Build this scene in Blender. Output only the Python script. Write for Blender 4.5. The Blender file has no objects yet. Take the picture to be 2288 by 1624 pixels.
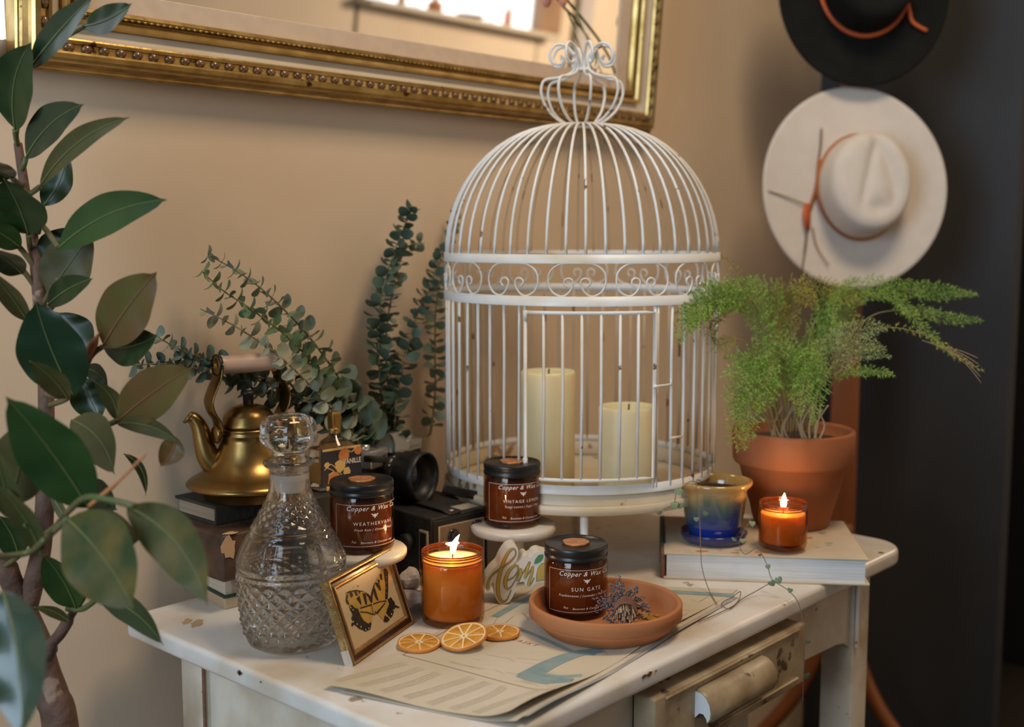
import bpy, bmesh, math, random
from math import sin, cos, pi, hypot, atan2, radians, sqrt, exp
from mathutils import Vector, Matrix

random.seed(7)
S = bpy.context.scene
col = S.collection

# ------------------------------------------------------------------ camera
W, H, FPX = 2288, 1624, 2590.0
PITCH = math.atan(292 / FPX)
HEAD = radians(42)
CAM = Vector((0, 0, 1.225))
FW = Vector((cos(HEAD) * cos(PITCH), sin(HEAD) * cos(PITCH), -sin(PITCH)))
RT = Vector((sin(HEAD), -cos(HEAD), 0))
UP = RT.cross(FW)
cd = bpy.data.cameras.new('camera')
cam = bpy.data.objects.new('camera', cd)
col.objects.link(cam)
m3 = Matrix((RT, UP, -FW)).transposed()
cam.matrix_world = Matrix.Translation(CAM) @ m3.to_4x4()
cd.sensor_width = 36
cd.lens = FPX / W * 36
cd.clip_start = .02
cd.dof.use_dof = True
cd.dof.focus_distance = 1.36
cd.dof.aperture_fstop = 3.2
S.camera = cam


def ray(x, y):
    return FW + RT * ((x - W / 2) / FPX) + UP * ((H / 2 - y) / FPX)


def at(x, y, z=.76):
    d = ray(x, y)
    return CAM + d * ((z - CAM.z) / d.z)


def aty(x, y, Y):
    d = ray(x, y)
    return CAM + d * (Y / d.y)


def dep(x, y, t):
    return CAM + ray(x, y) * t


def zat(x, y, p):
    d = ray(x, y)
    t = hypot(p[0], p[1]) / hypot(d.x, d.y)
    return (CAM + d * t).z


# ------------------------------------------------------------------ light
S.view_settings.view_transform = 'Standard'
S.view_settings.look = 'None'
S.view_settings.gamma = 1
S.view_settings.use_curve_mapping = False
S.view_settings.exposure = 0.2
S.cycles.transparent_max_bounces = 32
S.cycles.transmission_bounces = 16
S.cycles.max_bounces = 16
wd = bpy.data.worlds.new('world')
S.world = wd
wd.use_nodes = True
wd.node_tree.nodes['Background'].inputs[0].default_value = (.80, .74, .68, 1)
wd.node_tree.nodes['Background'].inputs[1].default_value = .10


def area(name, loc, target, sx, sy, power, color):
    l = bpy.data.lights.new(name, 'AREA')
    l.shape = 'RECTANGLE'
    l.size, l.size_y, l.energy, l.color = sx, sy, power, color
    o = bpy.data.objects.new(name, l)
    o.location = loc
    o.rotation_euler = (Vector(target) - Vector(loc)).to_track_quat('-Z', 'Y').to_euler()
    col.objects.link(o)


area('window_daylight', (-1.15, .55, 1.55), (1.1, .95, .95), 1.0, 1.3, 31, (.62, .80, 1.0))
area('ceiling_lamp', (1.15, .25, 2.75), (1.2, 1.1, .8), .5, .5, 17.5, (1.0, .78, .54))
area('mirror_wall_fill', (4.8, .7, 2.3), (4.2, -1.3, 1.5), .5, .5, 60, (1.0, .84, .66))  # added fill, no lamp seen; brightens the wall reflected in the mirror


# ------------------------------------------------------------------ materials
def nt(name):
    m = bpy.data.materials.new(name)
    m.use_nodes = True
    t = m.node_tree
    return m, t, t.nodes['Principled BSDF']


def pm(name, c, c2=None, sc=8, rough=.5, metal=0, bump=0, bsc=None, coat=0, trans=0, sss=0, det=6, lo=.35, hi=.65,
       stretch=None, c3=None, c3t=.68, c3sc=None, spec=None, bdist=.002):
    m, t, b = nt(name)
    N, L = t.nodes, t.links
    b.inputs['Base Color'].default_value = (*c, 1)
    b.inputs['Roughness'].default_value = rough
    b.inputs['Metallic'].default_value = metal
    b.inputs['Coat Weight'].default_value = coat
    b.inputs['Transmission Weight'].default_value = trans
    if spec is not None:
        b.inputs['Specular IOR Level'].default_value = spec
    if sss:
        b.inputs['Subsurface Weight'].default_value = 1
        b.inputs['Subsurface Radius'].default_value = (1, .55, .25)
        b.inputs['Subsurface Scale'].default_value = sss
    tc = N.new('ShaderNodeTexCoord')
    src = tc.outputs['Object']
    if stretch:
        mp = N.new('ShaderNodeMapping')
        mp.inputs['Scale'].default_value = stretch
        L.new(src, mp.inputs[0])
        src = mp.outputs[0]

    def noise(s, d=6):
        n = N.new('ShaderNodeTexNoise')
        n.inputs['Scale'].default_value = s
        n.inputs['Detail'].default_value = d
        L.new(src, n.inputs['Vector'])
        return n.outputs['Fac']

    def mapr(v, a, z):
        r = N.new('ShaderNodeMapRange')
        r.inputs[1].default_value = a
        r.inputs[2].default_value = z
        L.new(v, r.inputs[0])
        return r.outputs[0]

    out = None
    if c2:
        mx = N.new('ShaderNodeMix')
        mx.data_type = 'RGBA'
        mx.inputs[6].default_value = (*c, 1)
        mx.inputs[7].default_value = (*c2, 1)
        L.new(mapr(noise(sc, det), lo, hi), mx.inputs[0])
        out = mx.outputs[2]
    if c3:
        mx = N.new('ShaderNodeMix')
        mx.data_type = 'RGBA'
        mx.inputs[6].default_value = (*c, 1)
        mx.inputs[7].default_value = (*c3, 1)
        if out:
            L.new(out, mx.inputs[6])
        L.new(mapr(noise(c3sc or sc * 3, 8), c3t, c3t + .03), mx.inputs[0])
        out = mx.outputs[2]
    if out:
        L.new(out, b.inputs['Base Color'])
    if bump:
        bp = N.new('ShaderNodeBump')
        bp.inputs['Strength'].default_value = bump
        bp.inputs['Distance'].default_value = bdist
        L.new(noise(bsc or sc * 4), bp.inputs['Height'])
        L.new(bp.outputs[0], b.inputs['Normal'])
    return m


def thin_glass(name, tint, gloss=.05):
    m, t, b = nt(name)
    N, L = t.nodes, t.links
    N.remove(b)
    tr = N.new('ShaderNodeBsdfTransparent')
    tr.inputs[0].default_value = (*tint, 1)
    gl = N.new('ShaderNodeBsdfGlossy')
    gl.inputs['Roughness'].default_value = gloss
    lw = N.new('ShaderNodeLayerWeight')
    lw.inputs['Blend'].default_value = .5
    pw = N.new('ShaderNodeMath')
    pw.operation = 'POWER'
    pw.inputs[1].default_value = 5
    L.new(lw.outputs['Facing'], pw.inputs[0])
    fr = N.new('ShaderNodeMath')
    fr.operation = 'MULTIPLY_ADD'
    fr.inputs[1].default_value = .7
    fr.inputs[2].default_value = .04
    L.new(pw.outputs[0], fr.inputs[0])
    mx = N.new('ShaderNodeMixShader')
    L.new(fr.outputs[0], mx.inputs[0])
    L.new(tr.outputs[0], mx.inputs[1])
    L.new(gl.outputs[0], mx.inputs[2])
    L.new(mx.outputs[0], N['Material Output'].inputs[0])
    return m


def crystal(name, mixv=.35):
    m, t, b = nt(name)
    N, L = t.nodes, t.links
    N.remove(b)
    tr = N.new('ShaderNodeBsdfTransparent')
    tr.inputs[0].default_value = (.97, .97, .96, 1)
    gl = N.new('ShaderNodeBsdfGlass')
    gl.inputs['Roughness'].default_value = .0
    gl.inputs['IOR'].default_value = 1.5
    gl.inputs['Color'].default_value = (.98, .97, .95, 1)
    mx = N.new('ShaderNodeMixShader')
    mx.inputs[0].default_value = mixv
    L.new(gl.outputs[0], mx.inputs[1])
    L.new(tr.outputs[0], mx.inputs[2])
    L.new(mx.outputs[0], N['Material Output'].inputs[0])
    return m


def emit(name, c, s):
    m, t, b = nt(name)
    b.inputs['Base Color'].default_value = (*c, 1)
    b.inputs['Emission Color'].default_value = (*c, 1)
    b.inputs['Emission Strength'].default_value = s
    return m


M = {}
M['wall'] = pm('tan_plaster', (.70, .545, .385), (.64, .49, .34), sc=2.2, rough=.9, bump=.08, bsc=60, spec=.2)
M['dark'] = pm('charcoal_paint', (.028, .031, .035), (.038, .041, .046), sc=3, rough=.55, bump=.05, bsc=30)
M['black'] = pm('matte_black', (.008, .008, .008), (.014, .013, .012), rough=.45)
M['floor'] = pm('dark_floor_boards', (.025, .016, .011), (.035, .022, .014), sc=4, rough=.7, stretch=(1, 8, 1))
M['paint'] = pm('aged_cream_paint', (.68, .60, .48), (.43, .33, .21), sc=9, rough=.38, bump=.4, bsc=26,
                c3=(.16, .10, .055), c3t=.665, c3sc=30, lo=.45, hi=.68)
M['top'] = pm('worn_white_tabletop_paint', (.74, .70, .64), (.58, .47, .34), sc=8, rough=.3, bump=.2, bsc=18,
              c3=(.34, .25, .16), c3t=.69, c3sc=30, lo=.45, hi=.68)
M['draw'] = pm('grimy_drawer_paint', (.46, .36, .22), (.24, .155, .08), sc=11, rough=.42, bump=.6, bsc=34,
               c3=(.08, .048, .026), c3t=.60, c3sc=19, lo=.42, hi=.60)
M['grey'] = pm('grey_board', (.42, .36, .29), (.35, .30, .25), rough=.6)
M['gold'] = pm('worn_gilt', (.56, .38, .14), (.36, .22, .06), sc=30, rough=.32, metal=.85, bump=.4, bsc=50,
               c3=(.07, .03, .012), c3t=.66, c3sc=40)
M['golddk'] = pm('dark_gilt', (.20, .10, .03), (.34, .20, .05), sc=40, rough=.4, metal=.6)
M['bead'] = pm('brown_beading', (.10, .045, .02), (.2, .10, .04), sc=80, rough=.25, coat=.5)
M['cream'] = pm('cream_gesso', (.60, .50, .37), (.52, .42, .29), sc=14, rough=.6)
M['linen'] = pm('pinkish_linen', (.56, .44, .33), (.52, .40, .30), sc=60, rough=.8)
M['mirror'] = pm('mirror_glass', (.93, .93, .92), rough=.02, metal=1)
M['wire'] = pm('chipped_white_paint', (.75, .755, .735), (.66, .58, .46), sc=9, rough=.42, bump=.3, bsc=60,
               c3=(.20, .10, .045), c3t=.665, c3sc=34, lo=.48, hi=.68)
M['wireback'] = pm('dimmed_rear_wire', (.62, .50, .35), (.50, .37, .23), sc=14, rough=.5,
                   c3=(.16, .075, .03), c3t=.62, c3sc=26)  # rear wires' dimness painted in as wall-like tan, with rust spots
M['tray'] = pm('stained_white_tray', (.68, .62, .50), (.56, .43, .25), sc=7, rough=.45, bump=.2, bsc=30,
               c3=(.28, .15, .06), c3t=.63, c3sc=22)
M['candle'] = pm('ivory_wax', (.80, .69, .43), (.77, .65, .38), sc=9, rough=.45, sss=.02)
M['wax'] = pm('amber_jar_wax', (.80, .64, .42), rough=.35, sss=.014)
M['amber'] = thin_glass('amber_glass', (.88, .645, .37), .04)
M['amberdeep'] = thin_glass('deep_amber_glass', (.72, .53, .38), .04)
M['ambermid'] = thin_glass('mid_amber_glass', (.82, .56, .32), .04)
M['amberrim'] = pm('thick_amber_glass', (.42, .12, .02), rough=.06, trans=.75, coat=.3)
M['waxdim'] = pm('unlit_jar_wax', (.50, .33, .20), (.40, .25, .15), sc=14, rough=.5)
M['lid'] = pm('black_lid', (.012, .012, .012), rough=.32, bump=.1, bsc=60)
M['seal'] = pm('copper_wax_seal', (.66, .30, .13), (.50, .20, .08), sc=90, rough=.35, metal=.35, bump=.8, bsc=160)
M['print'] = pm('cream_print', (.86, .80, .70), rough=.6)
M['flame'] = emit('flame', (1.0, .80, .48), 14)
M['wick'] = M['black']
M['terra'] = pm('terracotta', (.46, .185, .075), (.40, .155, .06), sc=14, rough=.85, bump=.15, bsc=120, spec=.2)
M['terrapot'] = pm('terracotta_pot', (.32, .105, .04), (.38, .145, .065), sc=9, rough=.85, bump=.15, bsc=90, spec=.2)
M['soil'] = pm('soil', (.03, .02, .013), (.06, .04, .025), sc=90, rough=.95, bump=1, bsc=120)
M['glass'] = crystal('cut_crystal', .12)
M['frost'] = pm('frosted_glass', (.86, .84, .80), rough=.55, trans=.35)
M['brass'] = pm('old_brass', (.38, .235, .08), (.24, .14, .045), sc=14, rough=.3, metal=1, bump=.12, bsc=20,
                c3=(.16, .07, .02), c3t=.66, c3sc=14)
M['pink'] = pm('pale_pink_ceramic', (.60, .42, .33), (.55, .38, .30), rough=.4)
M['bk_black'] = pm('black_cloth_cover', (.022, .02, .013), (.045, .035, .02), sc=30, rough=.7, bump=.5, bsc=160)
M['bk_brown'] = pm('brown_leather_cover', (.05, .026, .014), (.13, .065, .035), sc=26, rough=.55, bump=.9, bsc=70,
                   c3=(.33, .17, .08), c3t=.72, c3sc=20)
M['bk_green'] = pm('dark_green_cover', (.018, .045, .026), (.03, .05, .03), rough=.6)
M['bk_tan'] = pm('tan_book_cloth', (.50, .37, .22), (.44, .31, .18), sc=10, rough=.7, stretch=(1, 1, 12))
M['pages'] = pm('cream_page_block', (.68, .58, .44), (.56, .46, .33), sc=6, rough=.8, stretch=(1, 1, 60), bump=.5, bsc=10)
M['pagesold'] = pm('darkened_page_block', (.36, .27, .17), (.28, .20, .12), sc=6, rough=.8, stretch=(1, 1, 60))
M['pages_w'] = pm('white_page_block', (.76, .74, .71), (.66, .64, .60), sc=5, rough=.8, stretch=(1, 1, 70), bump=.4, bsc=10)
M['tear'] = pm('torn_tan_leather', (.62, .38, .20), rough=.8)
M['platetan'] = pm('gold_tan_plate', (.70, .54, .36), (.62, .46, .30), rough=.4, metal=.2)
M['chrome'] = pm('satin_chrome', (.60, .58, .56), rough=.3, metal=.8)
M['leather'] = pm('black_leather', (.009, .008, .007), (.02, .017, .014), sc=60, rough=.6, bump=.7, bsc=200)
M['lensglass'] = pm('coated_lens', (.01, .012, .02), rough=.03, coat=1)
M['stone'] = pm('white_quartz', (.58, .52, .47), (.30, .24, .20), sc=40, rough=.3, bump=.7, bsc=60)
M['sign'] = pm('white_sign_wood', (.70, .65, .56), (.66, .60, .49), rough=.5)
M['ink'] = pm('brown_ink', (.16, .09, .02), rough=.6)
M['mustard'] = pm('mustard_paint', (.52, .36, .05), (.45, .30, .04), rough=.5)
M['leafgreen'] = pm('leaf_green_paint', (.05, .22, .06), rough=.5)
M['marble'] = pm('white_marble', (.66, .61, .54), (.60, .53, .44), sc=7, rough=.3)
M['orange'] = pm('dried_orange_flesh', (.78, .38, .05), (.62, .24, .025), sc=60, rough=.35, bump=.7, bsc=90, trans=.1)
M['rind'] = pm('dried_orange_rind', (.72, .27, .04), (.60, .20, .03), sc=60, rough=.5, bump=.8, bsc=120)
M['pith'] = pm('pale_pith', (.85, .66, .38), rough=.6)
M['paper'] = pm('aged_map_paper', (.63, .56, .44), (.56, .48, .35), sc=7, rough=.75, bump=.1, bsc=30)
M['paper2'] = pm('grey_folded_paper', (.30, .30, .30), (.45, .42, .38), sc=20, rough=.7)
M['sea'] = pm('blue_map_print', (.19, .29, .30), (.27, .35, .34), sc=30, rough=.75)
M['tanprint'] = pm('tan_map_text', (.49, .415, .30), (.56, .495, .38), sc=260, rough=.75, det=2)
M['mapline'] = pm('brown_map_line', (.30, .17, .08), rough=.75)
M['redline'] = pm('red_map_print', (.50, .20, .12), rough=.75)
M['euc'] = pm('eucalyptus_leaf', (.13, .19, .14), (.20, .26, .19), sc=14, rough=.55)
M['eucg'] = pm('green_eucalyptus_leaf', (.10, .19, .09), (.16, .25, .12), sc=14, rough=.5)
M['eucp'] = pm('pale_eucalyptus_leaf', (.26, .29, .20), (.34, .35, .25), sc=30, rough=.6)
M['eucd'] = pm('deep_eucalyptus_leaf', (.05, .09, .06), (.09, .14, .10), sc=14, rough=.5)
M['eucstem'] = pm('eucalyptus_stem', (.22, .19, .09), (.30, .22, .10), rough=.6)
M['fern'] = pm('fern_green', (.22, .38, .045), (.33, .48, .09), sc=20, rough=.55)
M['ferny'] = pm('yellowing_fern', (.42, .34, .05), (.32, .36, .06), sc=20, rough=.55)
M['fernp'] = pm('pale_fern', (.36, .42, .14), (.44, .42, .18), sc=20, rough=.55)
M['fernd'] = pm('dry_fern_stem', (.42, .28, .16), (.34, .26, .12), rough=.7)
M['fernstem'] = pm('fern_stem', (.20, .24, .06), (.32, .27, .10), sc=20, rough=.6)
M['vine'] = pm('vine_stem', (.20, .12, .08), rough=.6)
M['vleaf'] = pm('heart_leaf', (.10, .16, .07), (.20, .27, .15), sc=60, rough=.45)
M['rdark'] = pm('rubber_leaf_dark', (.011, .028, .007), (.022, .042, .010), sc=14, rough=.28, spec=.4)
M['rgreen'] = pm('rubber_leaf_green', (.018, .045, .010), (.035, .066, .014), sc=14, rough=.4, spec=.28)
M['rgloss'] = pm('rubber_leaf_glossy', (.010, .028, .011), (.018, .038, .014), sc=10, rough=.26, coat=.2)
M['rolive'] = pm('rubber_leaf_olive', (.085, .066, .020), (.045, .052, .014), sc=14, rough=.45, spec=.3)
M['rbrown'] = pm('rubber_leaf_brown', (.115, .055, .016), (.09, .078, .014), sc=16, rough=.42, spec=.35)
M['ryell'] = pm('rubber_leaf_mottled', (.024, .042, .008), (.10, .075, .018), sc=26, rough=.5, spec=.2)
M['rib'] = pm('rubber_midrib', (.12, .14, .04), rough=.45)
M['ribred'] = pm('reddish_midrib', (.22, .09, .04), rough=.45)
M['bark'] = pm('brown_bark', (.075, .036, .022), (.15, .08, .05), sc=26, rough=.8, bump=.9, bsc=60,
               c3=(.28, .18, .12), c3t=.60, c3sc=24, bdist=.005)
M['gstem'] = pm('green_petiole', (.07, .10, .025), (.12, .09, .035), rough=.5)
M['felt'] = pm('cream_felt', (.72, .66, .60), (.68, .62, .55), sc=30, rough=.95, bump=.2, bsc=300, spec=.1)
M['feltblk'] = pm('black_felt', (.008, .009, .008), (.012, .012, .011), sc=30, rough=.9, spec=.15)
M['tanband'] = pm('tan_leather_cord', (.44, .17, .05), (.34, .12, .04), rough=.6)
M['cordor'] = pm('orange_cord', (.62, .12, .03), rough=.6)
M['feather'] = pm('brown_feather', (.12, .07, .03), (.2, .14, .06), rough=.7)
M['oak'] = pm('orange_brown_wood', (.27, .088, .024), (.20, .062, .017), sc=5, rough=.4, stretch=(6, 6, 1))
M['blue'] = pm('cobalt_glaze', (.012, .035, .30), (.02, .05, .16), sc=24, rough=.12, coat=.6)
M['navy'] = pm('dark_blue_glaze', (.02, .025, .10), (.04, .04, .13), rough=.15, coat=.6)
M['ochre'] = pm('ochre_glaze', (.50, .27, .07), (.40, .20, .05), sc=20, rough=.12, coat=.6)
M['label'] = pm('navy_floral_label', (.012, .014, .03), rough=.5)
M['lblor'] = pm('orange_label_print', (.62, .22, .06), rough=.5)
M['lblye'] = pm('ochre_label_print', (.68, .46, .16), rough=.5)
M['blush'] = pm('butterfly_paper', (.58, .46, .28), (.54, .42, .25), sc=20, rough=.4, coat=.4)
M['bfy'] = pm('butterfly_yellow', (.48, .31, .07), (.42, .26, .05), sc=90, rough=.6)
M['bfk'] = pm('butterfly_black', (.012, .008, .005), rough=.6)
M['bfw'] = pm('butterfly_pale_spot', (.62, .55, .38), rough=.6)
M['brframe'] = pm('gilt_brass_frame', (.52, .36, .15), (.38, .22, .08), sc=60, rough=.3, metal=.8, bump=.4, bsc=300)
M['mahog'] = pm('dark_mahogany_band', (.035, .012, .008), rough=.25, coat=.4)
M['silver'] = pm('silver_corner', (.62, .58, .52), rough=.3, metal=.9)
M['strut'] = pm('tan_card_backing', (.40, .27, .13), rough=.7)
M['lav'] = pm('dried_lavender', (.13, .115, .145), (.24, .21, .22), sc=200, rough=.9)
M['lavstem'] = pm('dried_lavender_stem', (.42, .30, .18), (.30, .20, .12), sc=100, rough=.8)
M['twine'] = pm('brown_twine', (.24, .10, .055), (.16, .07, .04), sc=200, rough=.8)
M['chip'] = pm('gold_amber_crystal', (.62, .30, .06), (.72, .42, .12), sc=60, rough=.15, trans=.4, bump=.6, bsc=80)
M['daylight'] = emit('daylit_pane', (.86, .93, 1.0), 1.15)
M['bfabric'] = pm('curtain_cloth', (.70, .62, .55), rough=.9)
M['wood2'] = pm('brown_window_wood', (.32, .18, .09), (.26, .14, .07), rough=.5)
M['petal'] = pm('pink_petal', (.66, .28, .20), rough=.6)


# ------------------------------------------------------------------ helpers
def prop(o, label=None, cat=None, group=None, kind=None):
    if label: o['label'] = label
    if cat: o['category'] = cat
    if group: o['group'] = group
    if kind: o['kind'] = kind
    return o


def thing(name, loc, label, cat, rz=0, group=None):
    o = bpy.data.objects.new(name, None)
    o.location = loc
    o.rotation_euler = (0, 0, rz)
    o.empty_display_size = .02
    col.objects.link(o)
    return prop(o, label, cat, group)


def facing(p):
    return atan2(-p[0], p[1])


class MB:
    def __init__(s):
        s.v, s.f, s.m, s.sm = [], [], [], []
        s.cur = 0
        s.smooth = True

    def add(s, vs, fs):
        b = len(s.v)
        s.v += [tuple(v) for v in vs]
        for f in fs:
            s.f.append(tuple(b + i for i in f))
            s.m.append(s.cur)
            s.sm.append(s.smooth)
        return s

    def box(s, c, d, R=None, bev=0):
        c = Vector(c)
        x, y, z = d[0] / 2, d[1] / 2, d[2] / 2
        if not bev:
            vs = [Vector((i * x, j * y, k * z)) for i in (-1, 1) for j in (-1, 1) for k in (-1, 1)]
            fs = [(0, 1, 3, 2), (4, 6, 7, 5), (0, 4, 5, 1), (2, 3, 7, 6), (0, 2, 6, 4), (1, 5, 7, 3)]
        else:
            bm = bmesh.new()
            bmesh.ops.create_cube(bm, size=1)
            for v in bm.verts:
                v.co = Vector((v.co.x * 2 * x, v.co.y * 2 * y, v.co.z * 2 * z))
            bmesh.ops.bevel(bm, geom=bm.edges[:], offset=bev, segments=3, profile=.5, affect='EDGES')
            vs = [v.co.copy() for v in bm.verts]
            bm.verts.index_update()
            fs = [[v.index for v in f.verts] for f in bm.faces]
            bm.free()
        if R: vs = [R @ v for v in vs]
        o = s.smooth
        s.smooth = bool(bev)
        s.add([v + c for v in vs], fs)
        s.smooth = o
        return s

    def lathe(s, prof, n=48, c=(0, 0, 0), fn=None, cap0=False, cap1=False, R=None):
        c = Vector(c)
        vs, fs = [], []
        k = len(prof)
        for i, (r, z) in enumerate(prof):
            for j in range(n):
                a = 2 * pi * j / n
                rr = r if fn is None else fn(r, z, a, i)
                p = Vector((rr * cos(a), rr * sin(a), z))
                if R: p = R @ p
                vs.append(p + c)
        for i in range(k - 1):
            for j in range(n):
                fs.append((i * n + j, i * n + (j + 1) % n, (i + 1) * n + (j + 1) % n, (i + 1) * n + j))
        if cap0: fs.append(tuple(range(n))[::-1])
        if cap1: fs.append(tuple((k - 1) * n + j for j in range(n)))
        return s.add(vs, fs)

    def tube(s, pts, r, n=8, caps=True, flat=1.0, updir=None):
        pts = [Vector(p) for p in pts]
        k = len(pts)
        rs = r if isinstance(r, (list, tuple)) else [r] * k
        vs, fs = [], []
        prev = None
        for i, p in enumerate(pts):
            t = (pts[min(i + 1, k - 1)] - pts[max(i - 1, 0)])
            t = t.normalized() if t.length > 1e-9 else Vector((0, 0, 1))
            if prev is None:
                a = Vector(updir) if updir else (Vector((0, 0, 1)) if abs(t.z) < .9 else Vector((1, 0, 0)))
            else:
                a = prev
            u = (a - t * a.dot(t)).normalized()
            prev = u
            w = t.cross(u)
            for j in range(n):
                q = 2 * pi * j / n
                vs.append(p + u * (cos(q) * rs[i]) + w * (sin(q) * rs[i] * flat))
        for i in range(k - 1):
            for j in range(n):
                fs.append((i * n + j, i * n + (j + 1) % n, (i + 1) * n + (j + 1) % n, (i + 1) * n + j))
        if caps:
            fs.append(tuple(range(n))[::-1])
            fs.append(tuple((k - 1) * n + j for j in range(n)))
        return s.add(vs, fs)

    def ball(s, c, r, n=10, sc=(1, 1, 1)):
        c = Vector(c)
        vs, fs = [], []
        m = max(4, n // 2)
        for i in range(m + 1):
            a = pi * i / m
            for j in range(n):
                b = 2 * pi * j / n
                vs.append(c + Vector((r * sin(a) * cos(b) * sc[0], r * sin(a) * sin(b) * sc[1], r * cos(a) * sc[2])))
        for i in range(m):
            for j in range(n):
                fs.append((i * n + j, (i + 1) * n + j, (i + 1) * n + (j + 1) % n, i * n + (j + 1) % n))
        return s.add(vs, fs)

    def poly(s, pts, thick=None, back=None):
        """flat polygon; extruded by vector thick if given"""
        pts = [Vector(p) for p in pts]
        n = len(pts)
        o = s.smooth
        s.smooth = False
        if thick is None:
            s.add(pts, [tuple(range(n))])
        else:
            th = Vector(thick)
            vs = pts + [p + th for p in pts]
            fs = [tuple(range(n)), tuple(range(2 * n - 1, n - 1, -1))]
            for i in range(n):
                j = (i + 1) % n
                fs.append((i, i + n, j + n, j))
            s.add(vs, fs)
        s.smooth = o
        return s

    def build(s, name, mats, parent=None, world=False, recalc=True):
        if not isinstance(mats, (list, tuple)): mats = [mats]
        me = bpy.data.meshes.new(name)
        vs = s.v
        if world and parent is not None:
            inv = parent.matrix_basis.inverted() if parent.parent is None else (
                    parent.parent.matrix_basis @ parent.matrix_basis).inverted()
            vs = [tuple(inv @ Vector(v)) for v in vs]
        me.from_pydata(vs, [], s.f)
        for m in mats: me.materials.append(M[m] if isinstance(m, str) else m)
        me.polygons.foreach_set('material_index', s.m)
        me.polygons.foreach_set('use_smooth', s.sm)
        if recalc:
            bm = bmesh.new()
            bm.from_mesh(me)
            bmesh.ops.recalc_face_normals(bm, faces=bm.faces)
            bm.to_mesh(me)
            bm.free()
        me.update()
        o = bpy.data.objects.new(name, me)
        col.objects.link(o)
        if parent is not None: o.parent = parent
        return o


def spline(pts, n=8):
    pts = [Vector(p) for p in pts]
    out = []
    for i in range(len(pts) - 1):
        p0, p1, p2, p3 = pts[max(i - 1, 0)], pts[i], pts[i + 1], pts[min(i + 2, len(pts) - 1)]
        for j in range(n):
            t = j / n
            out.append(.5 * ((2 * p1) + (p2 - p0) * t + (2 * p0 - 5 * p1 + 4 * p2 - p3) * t * t + (
                    3 * p1 - p0 - 3 * p2 + p3) * t ** 3))
    out.append(pts[-1])
    return out


def lerp(a, b, t): return a + (b - a) * t


_tc = {}


def text_geo(body, size, shear=0, space=1.0, bold=0, align='CENTER'):
    key = (body, size, shear, space, bold, align)
    if key in _tc: return _tc[key]
    cu = bpy.data.curves.new('tmp_text', 'FONT')
    cu.body, cu.size, cu.shear, cu.space_character, cu.offset, cu.align_x = body, size, shear, space, bold, align
    cu.resolution_u = 3
    ob = bpy.data.objects.new('tmp_text', cu)
    me = bpy.data.meshes.new_from_object(ob)
    r = ([v.co.copy() for v in me.vertices], [tuple(p.vertices) for p in me.polygons])
    bpy.data.meshes.remove(me)
    bpy.data.objects.remove(ob)
    bpy.data.curves.remove(cu)
    _tc[key] = r
    return r


def put_text(mb, geo, fn):
    mb.smooth = False
    mb.add([fn(v.x, v.y) for v in geo[0]], geo[1])
    mb.smooth = True


# ------------------------------------------------------------------ room
WY = 1.32
def struct(name, c, d, mat):
    o = MB().box((0, 0, 0), d).build(name, mat)
    o.location = c
    return prop(o, kind='structure')


struct('wall_back', (.95, WY + .05, 1.35), (3.2, .10, 2.7), 'wall')
struct('wall_right', (2.57, 1.09, 1.35), (.04, .46, 2.7), 'dark')
struct('dark_wall_beyond', (3.35, 1.3, 1.35), (.05, 1.2, 2.7), 'black')  # black panel standing in for the darkness past the right wall
struct('floor', (1.6, .3, -.02), (8.0, 4.2, .04), 'floor')
# wall opposite, seen only in the mirror, with its bright window
fw = MB()
fw.box((2.3, -1.35, 1.35), (2.0, .08, 2.7)).box((5.1, -1.35, 1.35), (1.3, .08, 2.7)).box((3.87, -1.35, .9), (1.18, .08, 1.8))
fw.box((3.87, -1.35, 2.6), (1.18, .08, .2))
prop(fw.build('wall_front', 'wall'), kind='structure')
w1 = prop(thing('window_1', (3.87, -1.36, 1.8), None, None), kind='structure')
MB().box((0, 0, .36), (1.14, .01, .70)).build('window_pane', 'daylight', w1)
fr = MB()
fr.box((.65, .04, .36), (.16, .05, .72)).box((-.58, .04, .36), (.06, .05, .72)).box((0, .04, .72), (1.2, .05, .05))
fr.build('window_frame', 'wood2', w1)
MB().box((.03, .09, -.012), (1.24, .12, .024), bev=.004).build('window_sill', 'cream', w1)
# window at the far left of the back wall
w2 = prop(thing('window_2', (.205, WY - .012, 1.44), None, None), kind='structure')
MB().box((.012, .004, .40), (.782, .008, .80)).build('window_pane', 'daylight', w2)
f2 = MB()
f2.box((-.02, -.004, -.01), (.80, .03, .03)).box((-.40, -.004, .4), (.04, .03, .8)).box((-.02, -.004, .8), (.80, .03, .03))
f2.build('window_frame', 'wood2', w2)

# things on the far window sill, seen in the mirror
def bottle(name, x, h, r, m, label):
    o = MB().lathe([(r * .2, 0), (r, .002), (r, h * .55), (r * .35, h * .72), (r * .35, h), (0.001, h)], 16).build(name, m)
    o.location = (x, -1.27, 1.80)
    return prop(o, label, 'bottle')
bottle('small_bottle', 4.18, .115, .022, 'petal', 'pink-based small bottle seen in the mirror, rightmost on the bright sill')
bottle('small_bottle', 3.70, .07, .035, 'terra', 'squat pinkish pot seen in the mirror on the bright sill, left of the flat dish')
bottle('small_bottle', 3.50, .09, .018, 'ochre', 'thin ochre bottle seen in the mirror, leftmost on the bright sill')
o = MB().lathe([(.001, 0), (.05, 0), (.07, .02), (.066, .02), (.048, .004), (.001, .004)], 20).build('shallow_dish', 'twine')
o.location = (3.93, -1.27, 1.80)
prop(o, 'shallow brown dish seen in the mirror between two little vessels', 'dish')
cu = MB()
pts = [(4.70 + .10 * i / 24, -1.27 + .012 * sin(i * 1.1)) for i in range(25)]
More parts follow.
